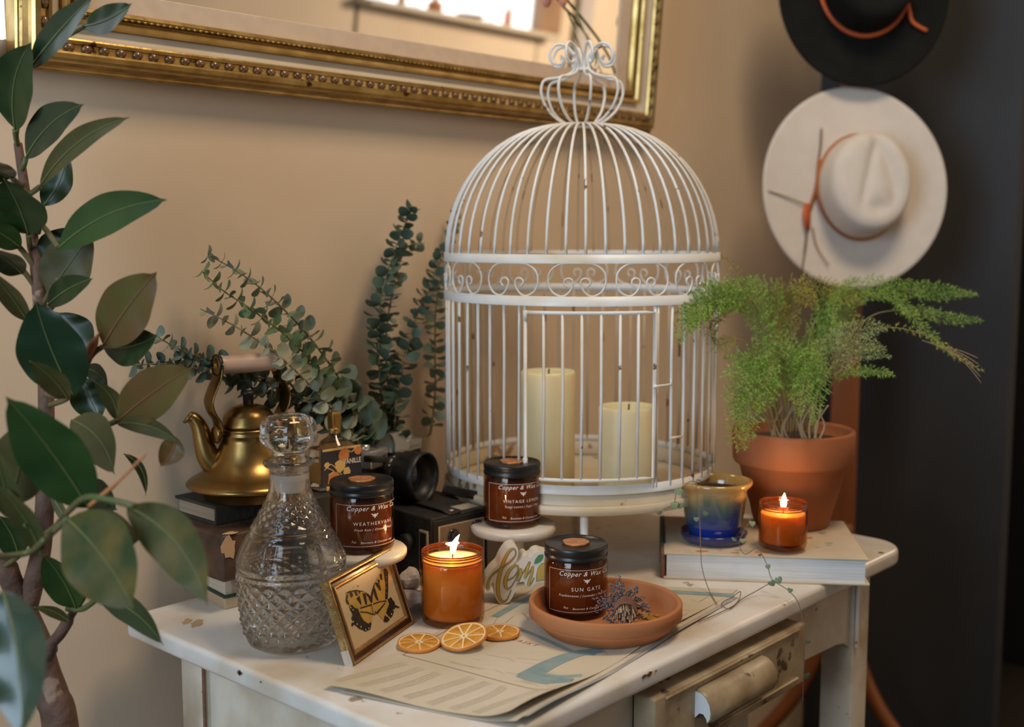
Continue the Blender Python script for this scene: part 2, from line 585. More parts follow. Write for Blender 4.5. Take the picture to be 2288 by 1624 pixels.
for i in range(24):
    a, b = pts[i], pts[i + 1]
    cu.add([(a[0], a[1], .4), (b[0], b[1], .4), (b[0], b[1], 2.65), (a[0], a[1], 2.65)], [(0, 1, 2, 3)])
prop(cu.build('curtain', 'bfabric'), 'pale curtain hanging beside the window, seen in the mirror', 'curtain')

# ------------------------------------------------------------------ gilt mirror
mr = thing('gilt_mirror', (1.2175, 1.315, 1.41), 'large gilt-framed mirror with beaded moulding hanging above the birdcage', 'mirror')
mr.rotation_euler = (radians(4.5), 0, 0)
MW, MH = 1.215, .86


def sweep_frame(mb, prof, w, h, fn=None):
    """prof (d,t): d inward from the outer edge, t out of the wall (-Y)"""
    for i in range(len(prof) - 1):
        (d0, t0), (d1, t1) = prof[i], prof[i + 1]

        def ring(d, t):
            return [(-w / 2 + d, -t, d), (w / 2 - d, -t, d), (w / 2 - d, -t, h - d), (-w / 2 + d, -t, h - d)]
        a, b = ring(d0, t0), ring(d1, t1)
        sm = mb.smooth
        mb.smooth = False
        for j in range(4):
            k = (j + 1) % 4
            mb.add([a[j], a[k], b[k], b[j]], [(0, 1, 2, 3)])
        mb.smooth = sm


mo = MB()
sweep_frame(mo, [(0, 0), (0, .022), (.002, .024), (.004, .024), (.0065, .026)], MW, MH)
mo.cur = 1
sweep_frame(mo, [(.0065, .026), (.0085, .030), (.010, .033)], MW, MH)
mo.cur = 0
sweep_frame(mo, [(.010, .033), (.012, .037), (.015, .040), (.020, .041), (.0225, .039), (.0235, .035), (.031, .034), (.032, .037), (.0345, .0375), (.036, .034), (.038, .033)], MW, MH)
mo.build('outer_moulding', ['gold', 'golddk'], mr)
cv = MB()
sweep_frame(cv, [(.038, .033), (.041, .027), (.046, .022), (.052, .021)], MW, MH)
cv.build('cove', 'cream', mr)
im = MB()
im.cur = 1
sweep_frame(im, [(.052, .021), (.053, .026)], MW, MH)
im.cur = 0
sweep_frame(im, [(.053, .026), (.056, .031), (.060, .031), (.062, .027)], MW, MH)
im.cur = 1
sweep_frame(im, [(.062, .027), (.0635, .023), (.065, .023)], MW, MH)
im.cur = 0
sweep_frame(im, [(.065, .023), (.067, .028), (.070, .029), (.074, .026), (.0755, .018), (.0755, .012)], MW, MH)
im.build('inner_moulding', ['gold', 'golddk'], mr)
ln = MB()
sweep_frame(ln, [(.0755, .014), (.099, .009), (.101, .004)], MW, MH)
ln.build('liner', 'linen', mr)
bd = MB()
x = -MW / 2 + .035
while x < MW / 2 - .03:
    bd.ball((x, -.0355, .0275), .0054, 8, (1.35, .8, .9))
    x += .0215
z = .03
while z < MH - .03:
    for sx in (-1, 1):
        bd.ball((sx * (MW / 2 - .0275), -.0355, z), .0054, 8, (.9, .8, 1.35))
    z += .0215
prop(bd.build('beading', 'bead', mr), 'dark brown beading')
MB().box((0, -.004, MH / 2), (MW - .2, .004, MH - .2)).build('mirror_glass', 'mirror', mr)
# small egg edge between the gilt steps
eg = MB()
x = -MW / 2 + .08
while x < MW / 2 - .08:
    eg.ball((x, -.0285, .0672), .0018, 6, (1.8, .8, .8))
    x += .0085
eg.build('inner_beading', 'gold', mr)

# trailing stem in front of the mirror
st = thing('tulip_stem', (aty(1300, 30, 1.262)), 'thin green flower stem bending down in front of the mirror above the cage finial', 'flower stem')
p = [aty(1180, -260, 1.262), aty(1235, -60, 1.280), aty(1268, 0, 1.283), aty(1300, 40, 1.286), aty(1335, 85, 1.286), aty(1362, 130, 1.284), aty(1374, 165, 1.278)]
MB().tube(spline(p, 6), .0022, 8).build('stem', 'rgreen', st, world=True)
q = aty(1258, -4, 1.275)
MB().ball(q, .011, 10, (.8, .8, 1.3)).build('flower_head', 'petal', st, world=True)
MB().tube(spline([aty(1285, 20, 1.284), aty(1305, 70, 1.286), aty(1330, 130, 1.285), aty(1345, 165, 1.28)], 5), [.0016] * 15 + [.0005], 6).build('side_shoot', 'fernp', st, world=True)

# ------------------------------------------------------------------ table
TX0, TX1, TY0, TY1, TZ = .700, 1.668, .694, 1.272, .76
tb = thing('painted_table', (1.18, .98, 0), 'chipped cream painted side table with one drawer, holding the whole display', 'table')


def rrect(x0, y0, x1, y1, r, n=8, rr=None):
    rr = rr or (r, r, r, r)
    out = []
    for (cx, cy, a0, r) in ((x1, y0, -pi / 2, rr[0]), (x1, y1, 0, rr[1]), (x0, y1, pi / 2, rr[2]), (x0, y0, pi, rr[3])):
        sx = -1 if cx == x1 else 1
        sy = -1 if cy == y1 else 1
        for i in range(n + 1):
            a = a0 + pi / 2 * i / n
            out.append((cx + sx * r + r * cos(a), cy + sy * r + r * sin(a)))
    return out


def slab(mb, outline, z0, z1, e, n=5):
    """rounded-edge slab"""
    cx = sum(p[0] for p in outline) / len(outline)
    cy = sum(p[1] for p in outline) / len(outline)
    k = len(outline)
    nor = []
    for i in range(k):
        a, b = Vector(outline[i - 1]), Vector(outline[(i + 1) % k])
        t = (b - a)
        t = t.normalized() if t.length > 1e-9 else Vector((1, 0))
        nor.append(Vector((t.y, -t.x)))
    rings = []
    for i in range(n + 1):
        a = pi / 2 * i / n
        rings.append((e * (1 - sin(a)), z1 - e * (1 - cos(a)) if False else z1 - e + e * cos(a)))
    rings = [(e * (1 - sin(pi / 2 * i / n)), z1 - e + e * cos(pi / 2 * i / n)) for i in range(n + 1)]
    rings += [(e * (1 - cos(pi / 2 * i / n)), z0 + e - e * sin(pi / 2 * i / n)) for i in range(n + 1)]
    vs, fs = [], []
    for (ins, z) in rings:
        for p, nn in zip(outline, nor):
            vs.append((p[0] - nn.x * ins, p[1] - nn.y * ins, z))
    R = len(rings)
    for i in range(R - 1):
        for j in range(k):
            fs.append((i * k + j, i * k + (j + 1) % k, (i + 1) * k + (j + 1) % k, (i + 1) * k + j))
    fs.append(tuple(range(k)))
    fs.append(tuple((R - 1) * k + j for j in range(k))[::-1])
    mb.add(vs, fs)


tt = MB()
slab(tt, rrect(TX0, TY0, TX1, TY1, .03, rr=(.055, .05, .02, .03)), TZ - .024, TZ, .0065)
tt.build('tabletop', 'top', tb, world=True)
for (lx, ly) in ((1.531, .716), (1.531, 1.196), (.735, 1.150), (.735, .716)):
    l = MB()
    l.box((lx + .025, ly + .025, .368), (.05, .05, .735), bev=.003)
    l.build('leg', 'paint', tb, world=True)
# side panel and aprons
MB().box((.752, .958, .565), (.018, .385, .345)).build('side_panel', 'paint', tb, world=True)
MB().box((1.552, .98, .69), (.018, .43, .09)).build('side_apron', 'paint', tb, world=True)
MB().box((1.155, 1.225, .69), (.74, .018, .09)).build('back_apron', 'paint', tb, world=True)
ap = MB()
# front apron right of drawer with an arched lower edge into the leg
zz = .736
outl = [(1.345, zz), (1.531, zz), (1.531, .628), (1.524, .634), (1.512, .640), (1.49, .644)]
outl += [(1.345, .650)]
ap.poly([(p[0], .722, p[1]) for p in outl], (0, .016, 0))
ap.build('front_apron', 'paint', tb, world=True)
MB().box((.893, .73, .685), (.215, .016, .10)).build('front_apron', 'paint', tb, world=True)
MB().box((1.17, .735, .728), (.36, .03, .014)).build('top_rail', 'paint', tb, world=True)
MB().box((1.19, .78, .595), (.30, .012, .10)).build('lower_board', 'grey', tb, world=True)
MB().box((1.5355, .713, .68), (.006, .003, .10)).build('edge_strip', 'wire', tb, world=True)  # thin white strip along the edge where apron meets leg
cb = MB().tube([(1.334, .77, .60), (1.337, .755, .598), (1.337, .752, .606)], .0018, 8)
prop(cb.build('hook', 'chrome', tb, world=True), 'small metal hook')
sm1 = MB().tube([(.7345, 1.1505, z_) for z_ in (.735, .60, .50, .40)], .0022, 6)
prop(sm1.build('panel_seam', 'twine', tb, world=True), 'brown dirt line in the joint')
# drawer
dr = MB()
dr.box((1.168, .706, .683), (.338, .030, .080), bev=.003)
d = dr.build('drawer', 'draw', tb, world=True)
rb = MB()
for (bx, bz, bw, bh) in ((1.168, .719, .30, .003), (1.168, .654, .30, .003)):
    rb.box((bx, .690, bz), (bw, .004, bh), bev=.001)
rb.build('drawer_moulding', 'draw', d, world=True)
bx = MB()
bx.box((1.01, .80, .678), (.012, .16, .06)).box((1.325, .80, .678), (.012, .16, .06)).box((1.168, .80, .650), (.31, .16, .006))
bx.build('drawer_box', 'grey', d, world=True)
# cup pull: profile in (y,z), extruded along x
prof = [(.691, .712), (.682, .711), (.674, .706), (.669, .698), (.667, .688), (.668, .680), (.672, .674), (.6735, .679), (.678, .684), (.684, .684), (.691, .676)]
pl = MB()
xs = [1.078, 1.082, 1.12, 1.18, 1.222, 1.226]
vs, fs = [], []
for i, x in enumerate(xs):
    sc = .9 if i in (0, len(xs) - 1) else 1
    for (y, z) in prof:
        vs.append((x, .691 + (y - .691) * sc, .69 + (z - .69) * sc))
n = len(prof)
for i in range(len(xs) - 1):
    for j in range(n):
        fs.append((i * n + j, i * n + (j + 1) % n, (i + 1) * n + (j + 1) % n, (i + 1) * n + j))
fs += [tuple(range(n)), tuple((len(xs) - 1) * n + j for j in range(n))]
pl.add(vs, fs[:-2])
pl.smooth = False
for f_ in fs[-2:]: pl.add([vs[i] for i in f_], [tuple(range(len(f_)))])
pl.build('pull', 'draw', d, world=True)
pe = MB().poly([(1.0775, .691 + (y - .691) * .86, .69 + (z - .69) * .86) for y, z in prof], (.0012, 0, 0))  # whiter face on the left end of the pull
prop(pe.build('pull_end', 'wire', d, world=True), 'white end')
# chips of missing paint
class CH:
    def poly(s_, pts, th, m='bead', n='paint_chip', lb='bare dark chip in the paint'):
        b = MB().poly(pts, th)
        prop(b.build(n, m, tb, world=True), lb)


ch = CH()
def blotch(c, r, ax, ay, n=11, seed=0):
    rnd = random.Random(seed)
    return [Vector(c) + Vector(ax) * (r * (.6 + .6 * rnd.random()) * cos(2 * pi * i / n)) + Vector(ay) * (r * (.5 + .6 * rnd.random()) * sin(2 * pi * i / n)) for i in range(n)]
for (px, py, r, sd) in ((1452, 1489, .0055, 1), (1440, 1506, .0045, 2), (1466, 1492, .0018, 3)):
    q = aty(px, py, TY0 - .0006)
    ch.poly(blotch((q.x, TY0 - .0004, min(max(q.z, .741), .754)), r, (1, 0, 0), (0, .0, .55), 11, sd), (0, -.0004, 0))
for (px, py, r, sd) in ((533, 1474, .0042, 4), (537, 1490, .0028, 5), (582, 1507, .0015, 6), (1035, 1600, .002, 7)):
    dd = ray(px, py)
    q = CAM + dd * ((TX0 - .0006) / dd.x)
    ch.poly(blotch((TX0 - .0004, q.y, min(max(q.z, .741), .753)), r, (0, 1, 0), (0, 0, .8), 11, sd), (-.0004, 0, 0))
q = at(1968, 1235, TZ)
ch.poly(blotch((q.x, q.y, TZ + .0002), .0055, (1, 0, 0), (0, 1, 0), 11, 8), (0, 0, .0003))
stn = MB()
for (px, py, r, sd) in ((440, 1392, .017, 9), (418, 1388, .012, 10)):
    q = at(px, py, TZ)
    stn.poly(blotch((q.x, q.y, TZ + .00015), r, (.7, .7, 0), (-.35, .35, 0), 15, sd), (0, 0, .0001))
prop(stn.build('stain', 'bk_tan', tb, world=True), 'tan ring stain')

# ------------------------------------------------------------------ bird cage
CX, CY, CR = 1.3410, 1.0705, .2035
cg = thing('birdcage', (CX, CY, TZ), 'domed white wire birdcage with rust chips and scroll band, two pillar candles inside', 'birdcage')
Zt = lambda y: zat(1300, y, (CX, CY)) - TZ
KF = 1 - CR / hypot(CX, CY)
Zf = lambda y: zat(1300, y, (CX * KF, CY * KF)) - TZ
zplate = Zf(1142)
zring = Zf(1098)
zlb0, zlb1 = Zf(685), Zf(663)
zub0, zub1 = Zf(589), Zf(569)
zapex = Zt(278)
tr = MB()
tr.lathe([(.001, zplate - .008), (CR * .985, zplate - .008), (CR * 1.0, zplate - .006), (CR * 1.0, zplate + .004), (CR * .985, zplate + .006), (CR * .98, zplate - .002), (.001, zplate - .002)], 96)
tr.build('tray', 'tray', cg)
sk = MB()
sk.lathe([(CR * .975, zplate), (CR * .965, zring - .004), (CR * .957, zring - .004), (CR * .967, zplate)], 96)
sk.build('tray_wall', 'tray', cg)


def band(z0, z1, r, th=.0015, m='wire', name='band'):
    b = MB()
    b.lathe([(r + th, z0), (r + th, z1), (r - th, z1), (r - th, z0), (r + th, z0)], 96)
    b.build(name, m, cg)


band(zring - .006, zring + .006, CR * .975, name='base_hoop')
band(zlb0, zlb1, CR * .985, name='lower_hoop')
band(zub0, zub1, CR * .985, name='upper_hoop')
NB = 52
dirc = atan2(-CY, -CX)           # towards the camera
doorA = dirc + radians(4)        # door centre angle; +angle is to the right in the picture
dhalf = radians(25)
zd0, zd1 = Zf(1074), Zf(700)
RB = .0021


def cyl(a, r, z): return Vector((cos(a) * r, sin(a) * r, z))


for i in range(NB):
    a = dirc + 2 * pi * (i + .5) / NB
    da = (a - doorA + pi) % (2 * pi) - pi
    if abs(da) < dhalf: continue
    b = MB()
    j1, j2 = random.uniform(-.0012, .0012), random.uniform(-.0012, .0012)
    b.tube([cyl(a, CR * .975, zring), cyl(a + j1 * 3, CR * .975, zring + (zlb0 - zring) * .35), cyl(a + j2 * 3, CR * .975, zring + (zlb0 - zring) * .7), cyl(a, CR * .975, zlb0 + .002)], RB, 6)
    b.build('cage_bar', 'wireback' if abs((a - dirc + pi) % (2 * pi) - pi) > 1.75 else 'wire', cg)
ND = 48
for i in range(ND):
    a = dirc + 2 * pi * i / ND + .03
    pts = []
    for k in range(17):
        u = pi / 2 * k / 16
        r = .020 + (CR * .975 - .020) * cos(u) ** .93
        pts.append(cyl(a, r, zub1 - .001 + (zapex - zub1) * sin(u) ** 1.04))
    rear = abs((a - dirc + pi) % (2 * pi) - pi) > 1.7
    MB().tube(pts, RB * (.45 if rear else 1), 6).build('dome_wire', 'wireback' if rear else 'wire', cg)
MB().lathe([(.026, zapex + .001), (.026, zapex - .004), (.018, zapex - .004), (.018, zapex + .002), (.026, zapex + .001)], 32).build('dome_collar', 'wire', cg)
# finial: eight onion wires with curling tops
zs = Zt(190)
ztop = Zt(112)
for i in range(8):
    a = dirc + 2 * pi * i / 8 + .2
    h = zs - zapex
    pr = [(.022, zapex), (.036, zapex + h * .12), (.052, zapex + h * .40), (.060, zapex + h * .75), (.059, zapex + h * 1.0), (.053, zapex + h * 1.12), (.036, zapex + h * 1.17), (.018, zapex + h * 1.28), (.010, zapex + h * 1.45), (.012, zapex + h * 1.72), (.026, zapex + h * 1.98), (.041, zapex + h * 1.97), (.049, zapex + h * 1.74), (.045, zapex + h * 1.53), (.034, zapex + h * 1.50), (.029, zapex + h * 1.62), (.034, zapex + h * 1.72)]
    pts = spline([cyl(a + .10 * (k > 9) * (k - 9) * .3, r, z) for k, (r, z) in enumerate(pr)], 5)
    MB().tube(pts, RB * 1.05, 6).build('finial_wire', 'wire', cg)
MB().lathe([(.0105, zapex + (zs - zapex) * 1.36), (.0105, zapex + (zs - zapex) * 1.44), (.0065, zapex + (zs - zapex) * 1.44), (.0065, zapex + (zs - zapex) * 1.36), (.0105, zapex + (zs - zapex) * 1.36)], 20).build('finial_tie', 'wire', cg)
# scrolls
NS = 14
zc_, zh = (zlb1 + zub0) / 2, (zub0 - zlb1) / 2
for i in range(NS):
    a0 = dirc + 2 * pi * i / NS + radians(-1.5)
    hw = .0385
    for sgn in (1,):
        P = []
        one = [(.012, -.3), (.006, -.05), (.011, .10), (.016, -.05), (.010, -.42), (-.0, -.0)]
        right = [(.013, -.42), (.017, -.25), (.0165, -.02), (.011, .10), (.0055, -.05), (.006, -.40), (.010, -.72), (.0165, -.96), (.024, -.97), (.0335, -.70), (.0385, -.15), (.036, .5), (.024, .93), (.010, 1.0), (0, 1.0)]
        P = right + [(-x, z) for x, z in right[::-1][1:]]
        pts = spline([cyl(a0 + x / CR, CR * .985, zc_ + z * zh) for x, z in P], 4)
        MB().tube(pts, .0014, 6).build('scroll', 'wire', cg)
# door
dg = MB()
def darc(z): return [cyl(doorA - dhalf + 2 * dhalf * k / 12, CR * 1.0, z) for k in range(13)]
loop = darc(zd1) + darc(zd0)[::-1]
dg.tube(loop + [loop[0]], RB * 1.25, 6)
dr_ = dg.build('cage_door', 'wire', cg)
for k in range(1, 7):
    a = doorA - dhalf + 2 * dhalf * k / 7
    MB().tube([cyl(a, CR, zd0), cyl(a + .004, CR, (zd0 + zd1) / 2), cyl(a, CR, zd1)], RB, 6).build('door_bar', 'wire', dr_)
lt = MB()
zl = Zf(868)
lt.tube([cyl(doorA + dhalf * .93, CR * 1.0 + .006, zl), cyl(doorA + dhalf * 1.05, CR * 1.02, zl + .001), cyl(doorA + dhalf * 1.3, CR * 1.0, zl + .001), cyl(doorA + dhalf * 1.3, CR * 1.0, zl + .008)], .0016, 6)
lt.ball(cyl(doorA + dhalf * 1.0, CR * 1.012, zl), .0032, 8)
lt.build('latch', 'wire', dr_)
for zz in (zd1 - .004, zd0 + .02):
    MB().lathe([(.0034, -.007), (.0034, .007)], 10, c=cyl(doorA - dhalf, CR, zz), cap0=True, cap1=True).build('hinge', 'wire', dr_)
MB().tube([cyl(doorA + dhalf * 1.34, CR * .98, Zf(990)), cyl(doorA + dhalf * 1.62, CR * .98, Zf(990))], .0014, 6).build('catch_wire', 'wire', cg)
for k in range(2):
    a = doorA + (-1 if k == 0 else 1) * dhalf * 1.03
    MB().tube([cyl(a, CR * .975, zring), cyl(a, CR * .975, zlb0 + .002)], RB * 1.15, 6).build('door_post', 'wire', cg)
for k in range(4):
    a = dirc + radians(2) + k * pi / 2
    f_ = MB()
    f_.tube([cyl(a, CR * .93, zplate - .006), cyl(a, CR * .945, zplate * .5), cyl(a, CR * .97, .001)], [.006, .0055, .0065], 8)
    f_.build('foot', 'wire', cg)


def pillar(px0, px1, ytop, D, label, name='pillar_candle'):
    p = dep((px0 + px1) / 2, ytop, D)
    r = (px1 - px0) / 2 * D / FPX
    zt = p.z - (TZ + zplate - .002)
    o = thing(name, (p.x, p.y, TZ + zplate - .002), label, 'candle')
    b = MB()

    def fn(rr, z, a, i):
        return rr * (1 + .006 * sin(3 * a + 1))
    b.lathe([(.001, 0), (r * .97, 0), (r, .003), (r, zt - .003), (r * .96, zt), (r * .86, zt - .001), (r * .80, zt - .006), (r * .4, zt - .010), (.001, zt - .010)], 48, fn=fn)
    b.build('wax_body', 'candle', o)
    MB().tube([(0, 0, zt - .011), (.001, 0, zt - .004), (.003, .001, zt + .002)], .0012, 6).build('wick', 'black', o)


pillar(1164, 1286, 828, 1.70, 'tall ivory pillar candle inside the birdcage')
pillar(1338, 1470, 906, 1.64, 'short ivory pillar candle inside the birdcage, on the right')


# ------------------------------------------------------------------ candle jars
def jar_label(root, R, h, lines, phi0):
    """printed text wrapped round the jar: lines = list of (text, zfrac, size, shear, space, bold)"""
    mb = MB()
    rr = R * 1.006

    def fn0(x, y, zc): return (rr * sin(phi0 + x / rr), -rr * cos(phi0 + x / rr), zc + y)
    for (s, zf, size, shear, space, bold, xo) in lines:
        g = text_geo(s, size, shear, space, bold)
        put_text(mb, g, lambda x, y, zf=zf, xo=xo: fn0(x + xo, y, zf * h))
    o = mb.build('printed_label', 'print', root, recalc=False)
    return o


def strip_on(mb, R, p0, p1, w):
    """thin printed line between cylinder points (phi, z)"""
    n = max(1, int(abs(p1[0] - p0[0]) / .08))
    rr = R * 1.006
    for i in range(n):
        a, b = lerp(p0[0], p1[0], i / n), lerp(p0[0], p1[0], (i + 1) / n)
        za, zb = lerp(p0[1], p1[1], i / n), lerp(p0[1], p1[1], (i + 1) / n)
        if n == 1 and abs(p1[0] - p0[0]) < 1e-6:
            dw = w / rr / 2
            mb.add([(rr * sin(a - dw), -rr * cos(a - dw), za), (rr * sin(a + dw), -rr * cos(a + dw), za), (rr * sin(a + dw), -rr * cos(a + dw), zb), (rr * sin(a - dw), -rr * cos(a - dw), zb)], [(0, 1, 2, 3)])
        else:
            mb.add([(rr * sin(a), -rr * cos(a), za - w / 2), (rr * sin(b), -rr * cos(b), zb - w / 2), (rr * sin(b), -rr * cos(b), zb + w / 2), (rr * sin(a), -rr * cos(a), za + w / 2)], [(0, 1, 2, 3)])


BEE = [(0, .5), (.12, .38), (.16, .22), (.5, .42), (.92, .5), (.7, .2), (.28, .05), (.6, -.06), (.55, -.2), (.2, -.14), (.16, -.4), (0, -.62)]


def closed_jar(base, R, h, title, sub, size_oz, phi0, label, tsize=.0064):
    t = thing('candle_jar', base, label, 'candle', rz=facing(base))
    hb = h * .80
    g = MB()
    g.lathe([(.001, .0), (R * .90, .0), (R * .97, .002), (R, .007), (R, hb - .006), (R * .97, hb), (R * .9, hb + .004), (R * .88, hb + .01), (R*.87, hb+.01), (R * .86, hb), (R * .95, hb - .007), (R * .95, .009), (R * .9, .005), (.001, .005)], 64)
    g.build('glass_jar', 'amberdeep', t)
    w = MB()
    w.lathe([(.001, .007), (R * .88, .007), (R * .925, .011), (R * .925, hb - .010), (R * .85, hb - .007), (.001, hb - .007)], 48)
    w.build('wax', 'waxdim', t)
    l = MB()
    zl0 = h * .815
    l.lathe([(R * .99, zl0), (R * 1.0, zl0 + .001), (R * 1.0, zl0 + .004), (R * .975, zl0 + .005), (R * .985, zl0 + .007), (R * 1.0, zl0 + .0085), (R * 1.0, h - .0028), (R * .985, h - .0008), (R * .96, h), (R * .945, h - .0012), (.001, h - .0012)], 72, cap0=True)
    lo = l.build('lid', 'lid', t)
    s = MB()

    def wob(rr, z, a, i): return rr * (1 + .05 * sin(3 * a) + .03 * sin(7 * a + 1))
    s.lathe([(R * .40, h - .0012), (R * .415, h + .0005), (R * .39, h + .0014), (R * .33, h + .0011), (R * .30, h + .0006), (.001, h + .0006)], 32, fn=wob)
    s.build('wax_seal', 'seal', lo)
    k = MB()
    sz = R / .0384
    L = [('Copper & Wax Co.', .640, .0078 * sz, .35, 1.12, .00004, 0), (title, .430, tsize * sz, 0, 1.35, 0, 0),
         (sub, .350, .0040 * sz, .35, 1.15, 0, 0), (size_oz, .180, .0038 * sz, .3, 1.1, 0, -.026 * sz),
         ('Beeswax & Coconut wax', .170, .0037 * sz, .35, 1.15, 0, .004)]
    rr = R * 1.006
    for (s_, zf, size, shear, space, bold, xo) in L:
        g_ = text_geo(s_, size, shear, space, bold)
        put_text(k, g_, lambda x, y, zf=zf, xo=xo: (rr * sin(phi0 + (x + xo) / rr), -rr * cos(phi0 + (x + xo) / rr), zf * h + y))
    k.smooth = False
    bs = .0052 * sz
    pts = BEE + [(-x, y) for x, y in BEE[::-1][1:-1]]
    k.poly([(rr * sin(phi0 + x * bs / rr), -rr * cos(phi0 + x * bs / rr), .565 * h + y * bs) for x, y in pts])
    dphi = 1.32
    a0, a1 = phi0 - dphi * .98, phi0 + dphi * .9
    z0_, z1_ = .13 * h, .72 * h
    strip_on(k, R, (a0, z0_), (a1, z0_), .0004)
    strip_on(k, R, (a0, z1_), (a1, z1_), .0004)
    strip_on(k, R, (a0, z0_), (a0, z1_), .0004)
    prop(k.build('printed_label', 'print', t, recalc=False), 'cream lettering and thin border')
    return t


Rj = .0385
HJ = .0905
p = at(1286, 1366, .7665)
zt_ = zat(1286, 1211, p)
closed_jar(p, Rj, zt_ - p.z, 'SUN GATE', 'Frankincense | Lavender | Palo Santo', '9oz', .36, 'amber jar candle with black lid reading SUN GATE, standing in the terracotta saucer')
pw = dep(810, 1222, 1.40)
zt_ = zat(810, 1070, pw)
closed_jar(pw, Rj, zt_ - pw.z, 'WEATHERVANE', 'Fresh Rain | Ozone | Moss', '7oz', .40, 'amber jar candle with black lid reading WEATHERVANE, behind the butterfly frame', .0058)
pv = dep(1144, 1168, 1.566)
zt_ = zat(1144, 1030, pv)
closed_jar(pv, Rj, zt_ - pv.z, 'VINTAGE LEMON', 'Tangy Lemon | Sugar | Peel', '9oz', .40, 'black-lidded amber jar candle reading VINTAGE LEMON, on a pedestal before the birdcage', .0055)


def flame(parent, z, h, pw_, name='flame', lean=0.0, star=False):
    f = MB()
    pr = [(.0004, 0), (.0028, h * .12), (.0040, h * .32), (.0034, h * .55), (.0019, h * .8), (.0003, h)]
    pts = [(lean * (zz / h) ** 2 * h, 0, z + zz) for r, zz in pr]
    f.tube(pts, [r for r, zz in pr], 10)
    if star:  # glint arms: the star flare is modelled as glowing spikes
        f.tube([(-.008, 0, z + h * .55), (0, 0, z + h * .5), (.008, 0, z + h * .58)], [.0008, .0028, .0008], 8)
    o = f.build(name, 'flame', parent)
    l = bpy.data.lights.new('flame_light', 'POINT')
    l.energy, l.color, l.shadow_soft_size = pw_, (1.0, .55, .2), .006
    lo = bpy.data.objects.new('flame_light', l)
    lo.location = (0, 0, z + h * .5)
    lo.parent = parent
    col.objects.link(lo)


def lit_jar(base, R, h, label, fill, fh, power, lean, star, gm='amber'):
    t = thing('lit_candle_jar', base, label, 'candle', rz=facing(base))
    g = MB()
    g.lathe([(.001, 0), (R * .88, 0), (R * .96, .002), (R, .008), (R, h * .83), (R * .985, h * .86), (R * .93, h * .885), (R * .92, h * .90), (R * .945, h * .915),
             (R * .92, h * .935), (R * .945, h * .955), (R * .93, h * .975), (R * .94, h * .99), (R * .92, h), (R * .87, h * .995), (R * .86, h * .9), (R * .93, h * .84), (R * .95, h * .8), (R * .95, .010), (R * .85, .006), (.001, .006)], 72)
    g.build('glass_jar', gm, t)
    r_ = MB()
    for zf in (.872, .925, .962, .992):
        r_.lathe([(R * .955 + .0009 * cos(q), h * zf + .0010 * sin(q)) for q in [2 * pi * i / 8 for i in range(9)]], 64)
    prop(r_.build('threaded_rim', 'amberrim', t), 'dark glass screw thread')
    w = MB()
    w.lathe([(.001, .008), (R * .86, .008), (R * .925, .012), (R * .925, h * fill), (R * .90, h * fill), (R * .6, h * fill - .001), (.001, h * fill - .001)], 48)
    w.build('wax', 'wax', t)
    MB().tube([(0, 0, h * fill - .003), (0, 0, h * fill + .004), (.001, 0, h * fill + .009)], .0009, 6).build('wick', 'black', t)
    flame(t, h * fill + .005, fh, power, lean=lean, star=star)
    return t


p = at(1012, 1385, .76)
lit_jar(p, Rj, zat(1012, 1228, p) - p.z, 'lit open amber jar candle between the butterfly frame and the lemon sign', .88, .024, .45, .35, True)
p = at(1748, 1221, .8005)
lit_jar(p, .0325, zat(1748, 1121, p) - p.z, 'small lit amber jar candle in front of the tall terracotta pot', .76, .022, .30, .05, False, 'ambermid')


# pedestals
def pedestal(pj, Rp, label, off):
    t = thing('cake_pedestal', (pj.x + off[0], pj.y + off[1], TZ), label, 'pedestal', group=None)
    h = pj.z - TZ
    MB().lathe([(.001, h - .0005), (Rp * .96, h - .0005), (Rp, h - .003), (Rp, h - .008), (Rp * .96, h - .012), (.020, h - .014), (.001, h - .014)], 64).build('plate', 'marble', t)
    MB().lathe([(.017, h - .014), (.014, h - .03), (.014, .016), (.02, .008), (.030, .004), (.031, .0), (.001, 0)], 40).build('stem_base', 'marble', t)


rv = Vector((RT.x, RT.y, 0)).normalized()
pedestal(pv, .0575, 'small white pedestal stand under the VINTAGE LEMON candle', (rv * .002))
pedestal(pw, .0545, 'small white pedestal stand under the WEATHERVANE candle', (rv * -.001))

# ------------------------------------------------------------------ terracotta saucer
p = at(1352, 1404, TZ + .0012)
sc_ = thing('terracotta_saucer', (p.x, p.y, TZ + .0012), 'round terracotta saucer holding the SUN GATE candle and lavender', 'saucer')
hs = zat(1352, 1339, p) - p.z
Rs = 167 / FPX * 1.395
MB().lathe([(.001, 0), (Rs * .74, 0), (Rs * .80, .002), (Rs * .93, hs * .40), (Rs * .955, hs * .46), (Rs * .955, hs * .52), (Rs, hs * .56), (Rs, hs * .96), (Rs * .985, hs), (Rs * .945, hs), (Rs * .93, hs * .93), (Rs * .88, hs * .5), (Rs * .76, .0055), (Rs * .7, .0052), (.001, .0052)], 96).build('bowl', 'terra', sc_)

